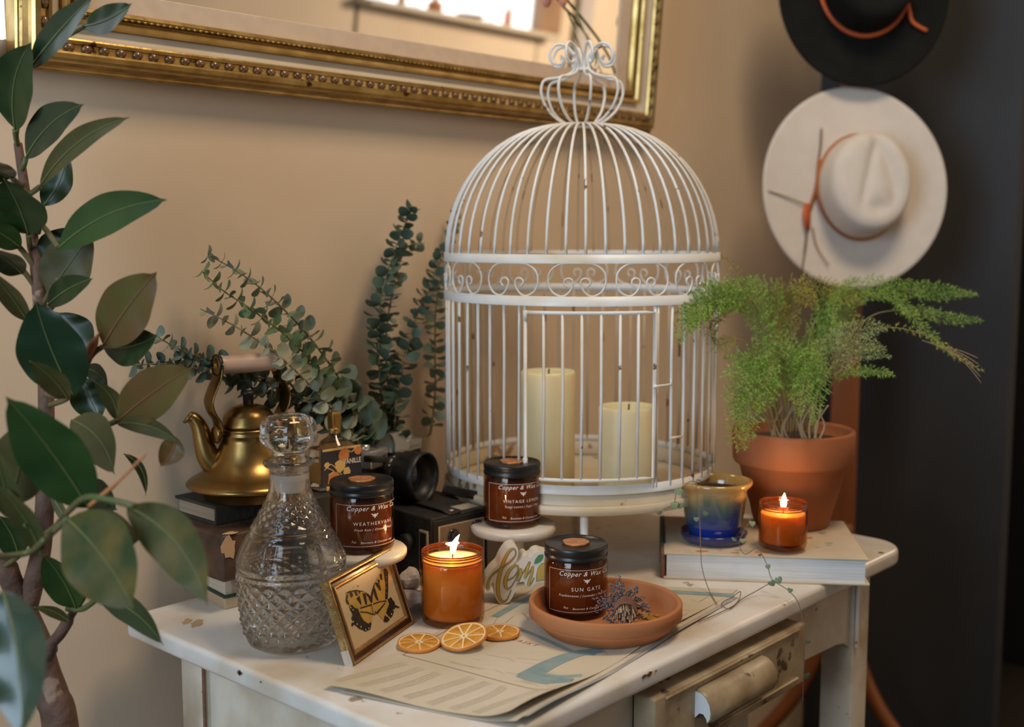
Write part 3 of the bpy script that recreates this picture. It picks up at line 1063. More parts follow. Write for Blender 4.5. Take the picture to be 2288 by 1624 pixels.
# lavender bundle lying in the saucer
lv = thing('lavender_bundle', (p.x, p.y, TZ + .02), 'tied bundle of dried lavender leaning on the rim of the terracotta saucer', 'dried flowers')
rnd = random.Random(3)
Dl = 1.33
cut = dep(1398, 1378, Dl)
tie = dep(1398, 1358, Dl + .008)
stm, hd = MB(), MB()
for i in range(46):
    a, r = rnd.uniform(0, 2 * pi), sqrt(rnd.random()) * .0115
    o0 = RT * (r * cos(a)) + UP * (r * sin(a)) * .85
    stm.tube([cut + o0 - FW * .004, tie + o0 * .9 + FW * .006], .0009, 5)
stm.build('stems', 'lavstem', lv, world=True)
tw = MB()
for i in range(5):
    c = lerp(cut, tie, .45 + .14 * i)
    tw.tube([c + RT * (.0125 * cos(2 * pi * k / 24)) + UP * (.0115 * sin(2 * pi * k / 24)) + FW * (.0015 * i) for k in range(25)], .0011, 5)
tw.build('twine', 'twine', lv, world=True)
tips = [(1383, 1300, 9), (1372, 1316, 3), (1360, 1335, 4), (1352, 1358, 4), (1392, 1318, 5), (1405, 1330, 6), (1412, 1345, 7), (1432, 1352, 5), (1418, 1322, 7), (1428, 1338, 8), (1438, 1360, 6), (1365, 1350, 3),
        (1375, 1335, 2), (1388, 1334, 3), (1400, 1350, 5), (1362, 1375, 4), (1370, 1385, 3), (1345, 1345, 3), (1426, 1372, 3)]
for j, (x, y, dd) in enumerate(tips):
    b = tie + FW * .012
    tp = dep(x, y, Dl + .006 + dd * .0035)
    mid = lerp(b, tp, .5) + UP * .002
    stm2 = MB().tube(spline([b, mid, tp], 4), .0007, 5)
    stm2.build('flower_stem', 'lavstem', lv, world=True)
    h_ = MB()
    d_ = (tp - b).normalized()
    for k in range(34):
        q = tp + d_ * rnd.uniform(-.011, .006) + Vector((rnd.gauss(0, 1), rnd.gauss(0, 1), rnd.gauss(0, 1))) * .0022
        u = Vector((rnd.gauss(0, 1), rnd.gauss(0, 1), rnd.gauss(0, 1))).normalized() * .0028 + d_ * .0014
        h_.tube([q, q + u], [.0009, .0005], 4)
    h_.build('flower_head', 'lav', lv, world=True)
c_ = MB()
pc = at(1455, 1378, TZ + .0075)
for k in range(7):
    bm = bmesh.new()
    bmesh.ops.create_icosphere(bm, subdivisions=1, radius=.008)
    o_ = Vector((rnd.uniform(-.012, .012), rnd.uniform(-.008, .008), rnd.uniform(0, .002)))
    c_.smooth = False
    c_.add([pc + o_ + Vector((v.co.x, v.co.y, v.co.z * .45)) * rnd.uniform(.6, 1.2) for v in bm.verts], [[v.index for v in f.verts] for f in bm.faces])
    bm.free()
o = c_.build('amber_crystal', 'chip')
prop(o, 'lump of golden amber crystal lying inside the terracotta saucer', 'crystal')

# ------------------------------------------------------------------ orange slices
def orange_slice(px, py, R, z, tilt, ang, label, thick=.0042):
    p = at(px, py, z)
    t = thing('dried_orange_slice', (p.x, p.y, z), label, 'orange slice', group='dried orange slices on the map')
    t.rotation_euler = (tilt[0], tilt[1], ang)
    rn = random.Random(int(px))
    ph = rn.random() * 6

    def wob(r, z_, a, i): return r * (1 + .035 * sin(2 * a + ph) + .02 * sin(5 * a + ph))

    def wave(x, y): return .0012 * sin(2 * atan2(y, x) + ph) * (hypot(x, y) / R) ** 2
    rd = MB()
    rd.lathe([(R * .93, -thick / 2), (R * .99, -thick * .45), (R, 0), (R * .99, thick * .45), (R * .955, thick / 2), (R * .93, thick * .35), (R * .93, -thick / 2)], 48, fn=wob)
    rd.build('rind', 'rind', t)
    pt = MB()
    pt.lathe([(.001, -thick * .4), (R * .945, -thick * .4), (R * .945, thick * .42), (R * .87, thick * .30), (.001, thick * .22)], 48, fn=wob)
    pt.build('pith', 'pith', t)
    n = 9
    sg = MB()
    for k in range(n):
        a0, a1 = 2 * pi * k / n + ph, 2 * pi * (k + 1) / n + ph
        g = .038
        am = (a0 + a1) / 2
        ring = []
        for q in range(9):
            a = lerp(a0 + g, a1 - g, q / 8)
            ring.append((cos(a) * R * .89 * (1 + .035 * sin(2 * a + ph)), sin(a) * R * .89 * (1 + .035 * sin(2 * a + ph))))
        inner = [(cos(am + .12) * R * .17, sin(am + .12) * R * .17), (cos(am - .12) * R * .17, sin(am - .12) * R * .17)]
        outl = ring + inner
        b = len(outl)
        cx_, cy_ = cos(am) * R * .55, sin(am) * R * .55
        vs = [(x, y, thick * .27) for x, y in outl] + [(lerp(cx_, x, .8), lerp(cy_, y, .8), thick * .46) for x, y in outl] + [(cx_, cy_, thick * .40)]
        fs = [(i, (i + 1) % b, b + (i + 1) % b, b + i) for i in range(b)] + [(b + i, b + (i + 1) % b, 2 * b) for i in range(b)]
        sg.add(vs, fs)
    sg.build('segments', 'orange', t)
    return t


orange_slice(936, 1436, .0255, TZ + .0042, (.03, -.02, 0), .3, 'dried orange slice lying flat, leftmost of the three on the map')
orange_slice(1117, 1412, .0245, TZ + .0042, (.02, .02, 0), 1.2, 'dried orange slice lying flat, rightmost of the three, under the tilted one')
t = orange_slice(1037, 1422, .0262, TZ + .0125, (0, 0, 0), 0, 'dried orange slice tilted on its neighbour, the middle of the three')
nrm = (Vector((-RT.x * .24, -RT.y * .24, 1)) + Vector((-FW.x, -FW.y, 0)) * .26).normalized()
t.rotation_euler = nrm.to_track_quat('Z', 'Y').to_euler()

# ------------------------------------------------------------------ butterfly frame
BL, BR = at(790, 1489), at(925, 1393)
BR.z = BL.z = TZ + .0008
e1 = (BR - BL).normalized()
pp = Vector((-e1.y, e1.x, 0))
al = radians(71)
e2 = pp * cos(al) + Vector((0, 0, sin(al)))
e3 = e1.cross(e2)          # towards the viewer
FWd, FHt = (BR - BL).length, .0955
bf = thing('butterfly_frame', (BL + BR) / 2, 'small gilt and dark wood frame with a yellow and black butterfly, leaning beside the decanter', 'picture frame')


def fp(u, v, w=0): return BL + e1 * u + e2 * v + e3 * w


TH = .010


def fsweep(prof, mat, name):
    mb = MB()
    mb.smooth = False
    for i in range(len(prof) - 1):
        (d0, t0), (d1, t1) = prof[i], prof[i + 1]
        a = [fp(d0, d0, t0), fp(FWd - d0, d0, t0), fp(FWd - d0, FHt - d0, t0), fp(d0, FHt - d0, t0)]
        b = [fp(d1, d1, t1), fp(FWd - d1, d1, t1), fp(FWd - d1, FHt - d1, t1), fp(d1, FHt - d1, t1)]
        for j in range(4):
            k = (j + 1) % 4
            mb.add([a[j], a[k], b[k], b[j]], [(0, 1, 2, 3)])
    return mb.build(name, mat, bf, world=True)


fsweep([(0, -TH), (0, 0), (.0012, .0012), (.0028, .0012), (.0034, .0002)], 'brframe', 'outer_rim')
fsweep([(.0034, .0002), (.006, -.0008), (.0088, -.0006)], 'mahog', 'wood_band')
fsweep([(.0088, -.0006), (.0096, .0006), (.0112, .0006), (.0124, -.0012), (.0135, -.002)], 'brframe', 'inner_rim')
MB().poly([fp(.012, .010, -.002), fp(FWd - .012, .010, -.002), fp(FWd - .012, FHt - .010, -.002), fp(.012, FHt - .010, -.002)]).build('backing_paper', 'blush', bf, world=True)
MB().poly([fp(.0, .0, -TH), fp(FWd, 0, -TH), fp(FWd, FHt, -TH), fp(0, FHt, -TH)], tuple(e3 * .0005)).build('back_board', 'strut', bf, world=True)
MB().poly([fp(FWd * .42, .0, -TH - .030), fp(FWd * .58, 0, -TH - .030), fp(FWd * .55, FHt * .7, -TH), fp(FWd * .45, FHt * .7, -TH)], tuple(-e3 * .0015)).build('easel_back', 'strut', bf, world=True)
bdm = MB()
k = 0.004
while k < FHt - .004:
    bdm.ball(fp(-.0003, k, -TH * .35), .0009, 6)
    k += .0026
k = .003
while k < FWd - .003:
    bdm.ball(fp(k, FHt - .0012, .0012), .0007, 5)
    bdm.ball(fp(k, .0012, .0012), .0007, 5)
    k += .0024
bdm.build('beaded_edge', 'brframe', bf, world=True)
MB().box(tuple(fp(.0, .009, -TH * .5)), (.0006, .0006, .0006)).poly([fp(-.0004, 0, 0), fp(-.0004, .018, 0), fp(-.0004, .018, -TH), fp(-.0004, 0, -TH)], tuple(-e1 * .0005)).build('corner_cap', 'silver', bf, world=True)


def on_frame(x, y, w=-.0016):
    """picture-tracing to the frame's plane: crop coords -> metric (u,v)"""
    px, py = 700 + x / 5.8, 1220 + y / 5.8
    d_ = ray(px, py)
    t_ = (BL + e3 * w - CAM).dot(e3) / d_.dot(e3)
    return CAM + d_ * t_


def bpoly(mb, pts, w):
    mb.poly([on_frame(x, y, w) for x, y in pts], tuple(-e3 * .0001))


yl, bk, wt = MB(), MB(), MB()
LW1 = [(425, 605), (470, 578), (560, 565), (640, 580), (710, 625), (750, 700), (765, 745), (700, 775), (610, 810), (540, 775), (455, 755), (430, 690)]
RW1 = [(765, 745), (745, 650), (765, 560), (810, 440), (870, 340), (930, 290), (965, 330), (970, 560), (945, 700), (860, 715)]
LW2 = [(765, 760), (610, 810), (520, 770), (470, 780), (500, 860), (510, 930), (540, 1010), (640, 1080), (700, 1095), (745, 1075), (755, 1000), (780, 900)]
RW2 = [(775, 755), (860, 715), (950, 705), (1010, 690), (1050, 740), (1040, 830), (1010, 920), (975, 975), (920, 975), (850, 900), (795, 830)]
for q in (LW1, RW1, LW2, RW2): bpoly(yl, q, -.0016)
BKs = [[(425, 605), (470, 578), (560, 565), (640, 580), (660, 590), (560, 582), (480, 592), (440, 615)],
       [(430, 640), (455, 620), (445, 700), (470, 750), (450, 755), (425, 710)], [(470, 600), (500, 590), (520, 640), (490, 670)], [(530, 580), (560, 575), (580, 640), (555, 640)], [(585, 580), (615, 580), (600, 620)],
       [(640, 610), (680, 620), (690, 680), (700, 750), (680, 760), (660, 690)], [(560, 680), (600, 640), (620, 720), (625, 770), (600, 730)],
       [(700, 600), (740, 650), (765, 745), (730, 700)], [(660, 585), (710, 625), (750, 690), (700, 640)],
       [(765, 745), (745, 650), (765, 560), (800, 460), (790, 560), (770, 650)], [(780, 560), (800, 545), (830, 640), (850, 710), (820, 690), (795, 640)],
       [(800, 480), (830, 460), (870, 520), (880, 580), (850, 560)], [(860, 370), (890, 350), (895, 440), (870, 420)], [(830, 440), (860, 430), (860, 490)],
       [(920, 290), (945, 290), (970, 340), (972, 560), (965, 680), (935, 690), (938, 500), (915, 340)],
       [(765, 745), (860, 715), (950, 705), (950, 715), (860, 727), (775, 760)], [(765, 745), (610, 795), (610, 812), (770, 762)],
       [(470, 775), (500, 760), (540, 800), (580, 810), (595, 850), (620, 910), (660, 970), (715, 1005), (750, 980), (755, 1010), (740, 1080), (700, 1090), (680, 1105), (640, 1080), (600, 1070), (560, 1030), (530, 1010), (505, 1045), (495, 1010), (520, 970), (495, 930), (515, 890), (500, 850), (480, 820)],
       [(965, 690), (1010, 660), (1030, 700), (1055, 720), (1060, 760), (1120, 790), (1110, 800), (1060, 790), (1045, 850), (1030, 900), (1005, 930), (975, 900), (945, 870), (960, 810), (985, 750)],
       [(930, 895), (970, 915), (990, 960), (950, 985), (915, 975), (920, 930)],
       [(610, 845), (700, 850), (785, 880), (780, 892), (700, 865), (610, 855)], [(815, 860), (930, 730), (940, 735), (840, 870), (820, 880)], [(790, 870), (800, 830), (812, 860), (800, 900)],
       [(575, 510), (585, 505), (583, 530), (576, 532)], [(510, 528), (520, 530), (516, 540)]]
for q in BKs: bpoly(bk, q, -.0012)
for (x, y, r) in ((485, 795, 9), (515, 825, 8), (520, 980, 9), (570, 1010, 9), (620, 1045, 9), (680, 1080, 8), (720, 1065, 8), (1040, 830, 8), (1015, 880, 9), (955, 905, 8), (945, 400, 5), (948, 470, 5), (950, 540, 5), (950, 610, 5), (828, 465, 9)):
    bpoly(wt, [(x + r * cos(a) * .7, y + r * sin(a) * 1.2) for a in [2 * pi * i / 8 for i in range(8)]], -.0008)
bfo = yl.build('butterfly', 'bfy', bf, world=True)
bk.build('wing_markings', 'bfk', bfo, world=True)
wt.build('wing_spots', 'bfw', bfo, world=True)
MB().tube(spline([on_frame(762, 735, -.0006), on_frame(772, 790, -.0004), on_frame(790, 880, -.0006)], 4), [.0009] * 4 + [.0012] * 4 + [.0006], 6).build('butterfly_body', 'bfy', bfo, world=True)

# ------------------------------------------------------------------ decanter
p = at(655, 1434)
dc = thing('crystal_decanter', p, 'cut crystal decanter with round stopper, standing in front of the brass kettle', 'decanter', rz=facing(p))
Dd = (p - CAM).dot(FW)
def DZ(y): return zat(655, y, p) - TZ
def DR(w): return w / FPX * Dd
outer = [(82, 1434), (98, 1424), (108, 1400), (114, 1370), (118, 1330), (121, 1300), (122.5, 1285), (122, 1272), (119, 1266), (121, 1260), (121, 1245), (112, 1220), (98, 1195), (91, 1183), (88, 1178), (88, 1172), (84, 1166), (75, 1152), (62, 1130), (52, 1110), (46, 1090), (43.5, 1070), (43, 1050), (44, 1043), (54, 1038), (57, 1033), (56, 1028), (50, 1026)]
fine = []
for i in range(len(outer) - 1):
    (w0, y0), (w1, y1) = outer[i], outer[i + 1]
    n = max(1, int(abs(y1 - y0) / 1.6))
    for k in range(n):
        fine.append((lerp(w0, w1, k / n), lerp(y0, y1, k / n)))
fine.append(outer[-1])
tri = lambda x: 1 - abs((x % 1) * 2 - 1)


def dia(r, z, a, i):
    y = fine[i][1]
    u = a * 22 / (2 * pi)
    if 1275 < y < 1418:
        v = (y - 1275) / 32
        e = min(1, (y - 1275) / 8, (1418 - y) / 8)
        return r - .0026 * e * (1 - min(tri(u + v), tri(u - v)) * 1.6)
    if 1108 < y < 1165:
        v = (y - 1108) / 19
        e = min(1, (y - 1108) / 6, (1165 - y) / 6)
        u = a * 16 / (2 * pi)
        return r - .0016 * e * (1 - min(tri(u + v), tri(u - v)) * 1.6)
    if 1184 < y < 1262:
        e = min(1, (y - 1184) / 10, (1262 - y) / 10)
        q = ((a * 6 / (2 * pi)) % 1) - .5
        return r * (1 - .055 * e * (1 - (abs(q) * 2) ** 5) + .0)
    return r


g = MB()
g.lathe([(DR(w), DZ(y)) for w, y in fine], 176, fn=dia)
inner_ = [(36, 1030), (35, 1060), (36, 1090), (42, 1110), (58, 1140), (76, 1175), (98, 1215), (110, 1245), (111, 1280), (107, 1330), (100, 1380), (84, 1408), (0.5, 1414)]
g.lathe([(DR(50), DZ(1026))] + [(DR(w), DZ(y)) for w, y in inner_], 96)
g.lathe([(.0003, .003), (DR(70), .003), (DR(82), .0)], 96)
g.build('body', 'glass', dc, recalc=False)
sp = MB()
so = [(1, 1098), (28, 1098), (32, 1090), (35, 1075), (36, 1056)]
sp.lathe([(DR(w), DZ(y)) for w, y in so], 48)
stp = sp.build('stopper', 'frost', dc, recalc=False)
sk_ = MB()
ko = [(.3, 1056), (36, 1056), (37, 1030), (33, 1018), (34, 1010), (40, 1003), (52, 996), (60, 988), (63.5, 978), (63, 970), (61, 966), (62, 960), (60, 946), (55, 936), (46, 929), (30, 925), (.3, 927)]
def oct_(r, z, a, i):
    if 7 <= i <= 14:
        q = ((a * 8 / (2 * pi)) % 1) - .5
        return r * (1 - .055 * (1 - (abs(q) * 2) ** 2))
    return r
sk_.lathe([(DR(w), DZ(y)) for w, y in ko], 96, fn=oct_)
prop(sk_.build('stopper_knob', 'glass', stp, recalc=False), 'clear faceted knob')

# ------------------------------------------------------------------ map paper
A_, B_, C_, D_ = at(725, 1541), at(1142, 1624), at(1650, 1318), at(1195, 1300)
B_.z = A_.z = C_.z = D_.z = 0
Bx = B_ + (B_ - A_).normalized() * .0


def mapS(u, v, lift=0, off=.0008):
    """u across from the left edge, v away from the near edge"""
    q = lerp(lerp(A_, B_, u), lerp(D_, C_, u), v)
    z = TZ + off
    fr_ = max(0, 1 - v / .28)
    z += .0035 * fr_ * fr_ * (1 + .6 * sin(u * 7 + .5)) * (1 if lift == 0 else .35)
    ed = max(0, (u - .82) / .18)
    z += .011 * ed * ed * (.6 + .6 * sin(v * 11 + .6)) * max(0, 1 - v) * (.4 if lift else 1)
    return Vector((q.x, q.y, z))


def uvp(px, py):
    q = at(px, py, TZ + .001)
    q.z = 0
    u, v = .5, .5
    for _ in range(30):
        c = lerp(lerp(A_, B_, u), lerp(D_, C_, u), v)
        du = lerp(B_ - A_, C_ - D_, v)
        dv = lerp(D_, C_, u) - lerp(A_, B_, u)
        r_ = q - c
        det = du.x * dv.y - du.y * dv.x
        u += (r_.x * dv.y - r_.y * dv.x) / det
        v += (du.x * r_.y - du.y * r_.x) / det
    return u, v


mp = thing('folded_map', ((A_ + C_) / 2 + Vector((0, 0, TZ))), 'old folded map with blue borders and printed columns, under the orange slices', 'map')


def sheet(mb, u0, u1, v0, v1, nu, nv, f):
    vs = [f(lerp(u0, u1, i / nu), lerp(v0, v1, j / nv)) for j in range(nv + 1) for i in range(nu + 1)]
    fs = [(j * (nu + 1) + i, j * (nu + 1) + i + 1, (j + 1) * (nu + 1) + i + 1, (j + 1) * (nu + 1) + i) for j in range(nv) for i in range(nu)]
    mb.add(vs, fs)


ms = MB()
sheet(ms, 0, 1, 0, 1, 40, 60, lambda u, v: mapS(u, v))
ms.build('top_sheet', 'paper', mp, world=True, recalc=False)
# folded layers below, peeping out at the front and right edges
for k, (du, dv, m_) in enumerate(((.03, -.012, 'paper'), (.055, .01, 'paper2'), (.045, .03, 'sea'))):
    lo_ = MB()
    sheet(lo_, .10 + .05 * k, 1.0 + du, dv + .01, .93, 30, 40, lambda u, v: mapS(u, max(v, 0), 1, .0001 + .0002 * (2 - k)) + (A_ - D_).normalized() * (-min(v, 0)) - Vector((0, 0, .0000)))
    prop(lo_.build('lower_fold', m_, mp, world=True, recalc=False))
dk = MB()
q1 = [at(x, y, TZ + .0006) for x, y in ((905, 1580), (1000, 1602), (1100, 1640), (960, 1660), (890, 1600))]


def mstrip(mb, pts, w, n=14, off=.00105, widths=None):
    """printed band following uv points on the sheet"""
    P = [uvp(*q) for q in pts]
    S_ = spline([Vector((a, b, 0)) for a, b in P], n)
    L_, R_ = [], []
    k_ = len(S_)
    for i, q in enumerate(S_):
        t_ = (S_[min(i + 1, k_ - 1)] - S_[max(i - 1, 0)])
        a = mapS(q.x, q.y, 0, off)
        b = mapS(q.x + t_.x * .01, q.y + t_.y * .01, 0, off)
        d_ = (b - a)
        d_.z = 0
        d_ = d_.normalized() if d_.length > 1e-9 else Vector((1, 0, 0))
        nn = Vector((-d_.y, d_.x, 0))
        ww = w if widths is None else lerp(widths[0], widths[1], i / (k_ - 1))
        pa, pb = a + nn * ww / 2, a - nn * ww / 2
        L_.append(pa)
        R_.append(pb)
    vs = L_ + R_
    mb.add(vs, [(i, i + 1, k_ + i + 1, k_ + i) for i in range(k_ - 1)])


sea = None
_sb = [0]
def seaband(*a, **k):
    b = MB()
    _sb[0] += 1
    k['off'] = .00100 + .00004 * _sb[0]
    mstrip(b, *a, **k)
    b.build('blue_print', 'sea', mp, world=True, recalc=False)


seaband( [(1105, 1378), (1150, 1352), (1195, 1330)], .011)
seaband( [(1155, 1402), (1210, 1425), (1280, 1455), (1330, 1462)], .007)
seaband( [(1345, 1452), (1290, 1460), (1235, 1480), (1175, 1512)], .012, widths=(.014, .024))
seaband( [(1165, 1505), (1215, 1520), (1275, 1530)], .020)
seaband( [(1205, 1504), (1250, 1512), (1300, 1512)], .008)
seaband( [(1400, 1318), (1500, 1322), (1600, 1328), (1640, 1330)], .014)

tx = MB()
for k in range(8):
    x0, y0 = 742 + k * 52, 1532 + k * 11.5
    x1, y1 = 905 + k * 50, 1478 + k * 10.5
    for s_ in (-.42, 0, .42):
        mstrip(tx, [(x0 + s_ * 14 + 8, y0 - 3 + s_ * 6), ((x0 + x1) / 2 + s_ * 14 + 5 * (k % 2), (y0 + y1) / 2 + s_ * 6), (x1 + s_ * 14 - 14 * (k % 3), y1 + s_ * 6 + 4)], .0021, 5)
tx.build('printed_columns', 'tanprint', mp, world=True, recalc=False)
for bl_ in ([(900, 1463), (1010, 1492), (1130, 1525), (1250, 1556)], [(900, 1463), (980, 1418), (1085, 1365), (1190, 1318)]):
    ml = MB()
    mstrip(ml, bl_, .0008, off=.0012)
    ml.build('map_border', 'mapline', mp, world=True, recalc=False)
ml = MB()
rm = random.Random(5)
for k in range(26):
    x, y = rm.uniform(950, 1240), 0
    y = 1410 + (x - 950) * .28 + rm.uniform(0, 55)
    mstrip(ml, [(x, y), (x + rm.uniform(20, 60), y + rm.uniform(4, 12))], .0003, 2, off=.0012)
for k in range(26):
    x = rm.uniform(1300, 1560)
    y = 1490 - (x - 1300) * .5 + rm.uniform(-60, 5)
    mstrip(ml, [(x, y), (x + rm.uniform(-30, 40), y + rm.uniform(-16, 14)), (x + rm.uniform(20, 60), y + rm.uniform(-20, 6))], .0004, 4, off=.0012)
ml.build('map_lines', 'mapline', mp, world=True, recalc=False)
rl = MB()
for k in range(9):
    x, y = rm.uniform(1110, 1240), rm.uniform(1355, 1400)
    mstrip(rl, [(x, y), (x + rm.uniform(-25, 25), y + rm.uniform(8, 20))], .0004, 2, off=.0012)
ax = at(1160, 1427)
g_ = text_geo('NEBRASKA', .0125, 0, 1.3, 0)
dirt = (at(1300, 1470) - at(1120, 1420)).normalized()
upt = Vector((-dirt.y, dirt.x, 0))
cpos = at(1168, 1436, TZ + .0013)
put_text(rl, text_geo('RASKT', .010, .2, 1.3, 0), lambda x, y: cpos + dirt * x + upt * y)
rl.build('red_print', 'redline', mp, world=True, recalc=False)

# ------------------------------------------------------------------ lemon sign
ls = at(1128, 1352)
lg = thing('lemon_sign', (ls.x, ls.y, TZ), 'white cut-out wooden sign lettered lemon in mustard script, beside the lit jar', 'sign')
Ls = (ls - CAM).dot(FW)
# front plane: faces the camera, tilted back a little
n3 = Vector((-FW.x + RT.x * -.10, -FW.y + RT.y * -.10, .10)).normalized()


def sgn(x, y, w=0):
    px, py = 1040 + x / 7.735, 1160 + y / 7.735
    d_ = ray(px, py)
    t_ = (Vector((ls.x, ls.y, TZ + .001)) + n3 * w - CAM).dot(n3) / d_.dot(n3)
    return CAM + d_ * t_


out = [(345, 1200), (350, 1060), (400, 960), (480, 860), (560, 780), (620, 650), (680, 560), (730, 500), (790, 470), (850, 460), (900, 500), (912, 590), (880, 700), (830, 790), (900, 770), (950, 720), (1000, 640), (1060, 620), (1100, 660), (1150, 640), (1190, 590), (1270, 560), (1345, 580), (1420, 600), (1520, 640), (1600, 720), (1640, 820), (1620, 950), (1560, 1050), (1450, 1085), (1345, 1090), (1250, 1100), (1190, 1130), (1150, 1165), (1100, 1170), (1040, 1140), (1010, 1080), (960, 1085), (900, 1100), (860, 1170), (850, 1250), (800, 1370), (740, 1440), (620, 1468), (560, 1420), (520, 1330), (500, 1200), (490, 1090), (440, 1120), (430, 1210), (380, 1245)]
outs = [q for q in spline([Vector((x, y, 0)) for x, y in out + [out[0]]], 3)][:-1]
sb = MB()
back = (Vector((FW.x, FW.y, 0)).normalized() * .031 + Vector((-RT.x, -RT.y, 0)) * .004)
front = [sgn(q.x, q.y) for q in outs]
bmx = bmesh.new()
nf = len(front)
sb.poly(front, tuple(back))
sb.build('sign_board', 'sign', lg, world=True)


def sstroke(mb, pts, ws, off):
    P_ = spline([Vector((x, y, 0)) for x, y in pts], 5)
    k_ = len(P_)
    L_, R_ = [], []
    for i, q in enumerate(P_):
        t_ = (P_[min(i + 1, k_ - 1)] - P_[max(i - 1, 0)]).normalized()
        nn = Vector((-t_.y, t_.x, 0))
        f_ = i / (k_ - 1) * (len(ws) - 1)
        a = int(min(f_, len(ws) - 2))
        w_ = lerp(ws[a], ws[a + 1], f_ - a) / 2
        L_.append(sgn(*(q + nn * w_).xy, off))
        R_.append(sgn(*(q - nn * w_).xy, off))
    mb.add(L_ + R_, [(i, i + 1, k_ + i + 1, k_ + i) for i in range(k_ - 1)])


strokes = [([(380, 1180), (400, 1060), (470, 950), (600, 850), (760, 740), (850, 640), (870, 560), (830, 510), (760, 550), (680, 680), (620, 850), (575, 1020), (560, 1180), (580, 1330), (640, 1420), (720, 1380), (790, 1220)], [46, 30, 14, 22, 20, 18, 14, 34, 42, 50, 58, 56, 50, 30, 12, 8]),
           ([(730, 1050), (830, 1000), (900, 900), (905, 820), (850, 800), (760, 880), (700, 1010), (690, 1130), (730, 1200), (800, 1150), (880, 1010)], [12, 16, 16, 20, 28, 46, 56, 50, 24, 12, 10]),
           ([(880, 1010), (930, 900), (955, 860), (950, 950), (905, 1070), (960, 980), (1050, 830), (1110, 730)], [10, 14, 30, 50, 46, 12, 14, 20]),
           ([(1115, 730), (1070, 850), (1030, 1020)], [22, 44, 40]), ([(1030, 1020), (1110, 900), (1170, 810)], [10, 12, 26]),
           ([(1165, 830), (1140, 950), (1090, 1120), (1130, 1120), (1185, 1010)], [26, 44, 42, 14, 8])]
ik, mu = MB(), MB()
for pts, ws in strokes:
    sstroke(ik, pts, [w + 11 for w in ws], .0004)
    sstroke(mu, pts, [max(2, w - 5) for w in ws], .0008)
lem = [(1225, 1075), (1228, 960), (1250, 850), (1310, 770), (1400, 740), (1500, 770), (1560, 850), (1550, 960), (1480, 1040), (1380, 1050), (1290, 1060)]
lc = [Vector((x, y, 0)) for x, y in lem]
cc = sum(lc, Vector()) / len(lc)
ik.poly([sgn(*(cc + (q - cc) * 1.03).xy, .0004) for q in lc])
mu.poly([sgn(*(cc + (q - cc) * .97).xy, .0008) for q in lc])
sstroke(ik, [(1600, 900), (1600, 1000)], [10, 10], .0004)
ik.build('letter_outlines', 'ink', lg, world=True, recalc=False)
mu.build('letters', 'mustard', lg, world=True, recalc=False)
lfp = [(1182, 772), (1205, 690), (1260, 620), (1330, 600), (1350, 640), (1320, 710), (1260, 755)]
MB().poly([sgn(x, y, .0009) for x, y in lfp]).build('painted_leaf', 'leafgreen', lg, world=True, recalc=False)

# ------------------------------------------------------------------ rough crystal
qs = at(922, 1366)
qz = thing('quartz_cluster', (qs.x, qs.y, TZ), 'rough white quartz cluster between the butterfly frame and the lit jar', 'crystal')
rq = random.Random(8)
def rock(c, r, sq, seed):
    rr = random.Random(seed)
    bm = bmesh.new()
    bmesh.ops.create_icosphere(bm, subdivisions=3, radius=1)
    pl_ = [(Vector((rr.gauss(0, 1), rr.gauss(0, 1), rr.gauss(0, 1))).normalized(), rr.uniform(.55, .9)) for _ in range(12)]
    vs = []
    for v in bm.verts:
        d_ = v.co.normalized()
        k_ = 1.0
        for n_, h_ in pl_:
            q = d_.dot(n_)
            if q > 0: k_ = min(k_, h_ / q)
        k_ *= 1 + .05 * rr.random()
        vs.append(Vector(c) + Vector((d_.x * sq[0], d_.y * sq[1], d_.z * sq[2])) * (k_ * r))
    fs = [[v.index for v in f.verts] for f in bm.faces]
    bm.free()
    return vs, fs
for i, (c, r, s3) in enumerate((((0, 0, .017), .022, (1, 1, .8)), ((.004, .012, .036), .019, (.8, .8, 1)), ((-.012, .018, .034), .013, (1, .8, 1.0)), ((.012, -.004, .012), .014, (1, 1, .8)))):
    mb = MB()
    mb.smooth = False
    mb.add(*rock(c, r, s3, 20 + i))
    mb.build('crystal_chunk', 'stone', qz)

# ------------------------------------------------------------------ box camera
bc = at(985, 1322)
bx0, by0 = bc.x + .005, bc.y + .022
ztop_ = zat(975, 1166, (bx0, by0)) - TZ + .004
bw, bdp, bh = .098, .115, ztop_
t = thing('box_camera', (bx0, by0, TZ), 'old black box camera with striped gold front plate behind the lit jar', 'camera', rz=radians(-5))
MB().box((bw / 2, bdp / 2, bh / 2), (bw, bdp, bh), bev=.003).build('body', 'leather', t)
MB().box((bw / 2, -.001, bh / 2 - .001), (bw - .004, .004, bh - .005), bev=.0015).build('front_bezel', 'black', t)
fpz = MB()
fpz.box((bw / 2, -.0035, bh / 2 - .003), (bw - .018, .0015, bh - .017))
for k in range(30):
    fpz.cur = 1
    fpz.box((.011 + (bw - .022) * (k + .5) / 30, -.0046, bh / 2 - .003), (.0010, .0006, bh - .019))
prop(fpz.build('front_plate', ['platetan', 'bk_brown'], t), 'striped gold plate')
for (lx, lz) in ((bw * .34, bh * .70), (bw * .76, bh * .76)):
    lp = MB()
    Rm = Matrix.Rotation(radians(90), 3, 'X')
    lp.lathe([(.0095, 0), (.0095, .002), (.0075, .0025), (.007, .001), (.001, .001)], 28, c=(lx, -.0042, lz), R=Rm)
    lp.build('viewfinder_lens', 'lensglass', t)
lp = MB().lathe([(.013, 0), (.013, .003), (.010, .004), (.001, .001)], 28, c=(bw * .5, -.0042, bh * .34), R=Rm)
lp.build('main_lens', 'lensglass', t)
hs_ = MB()
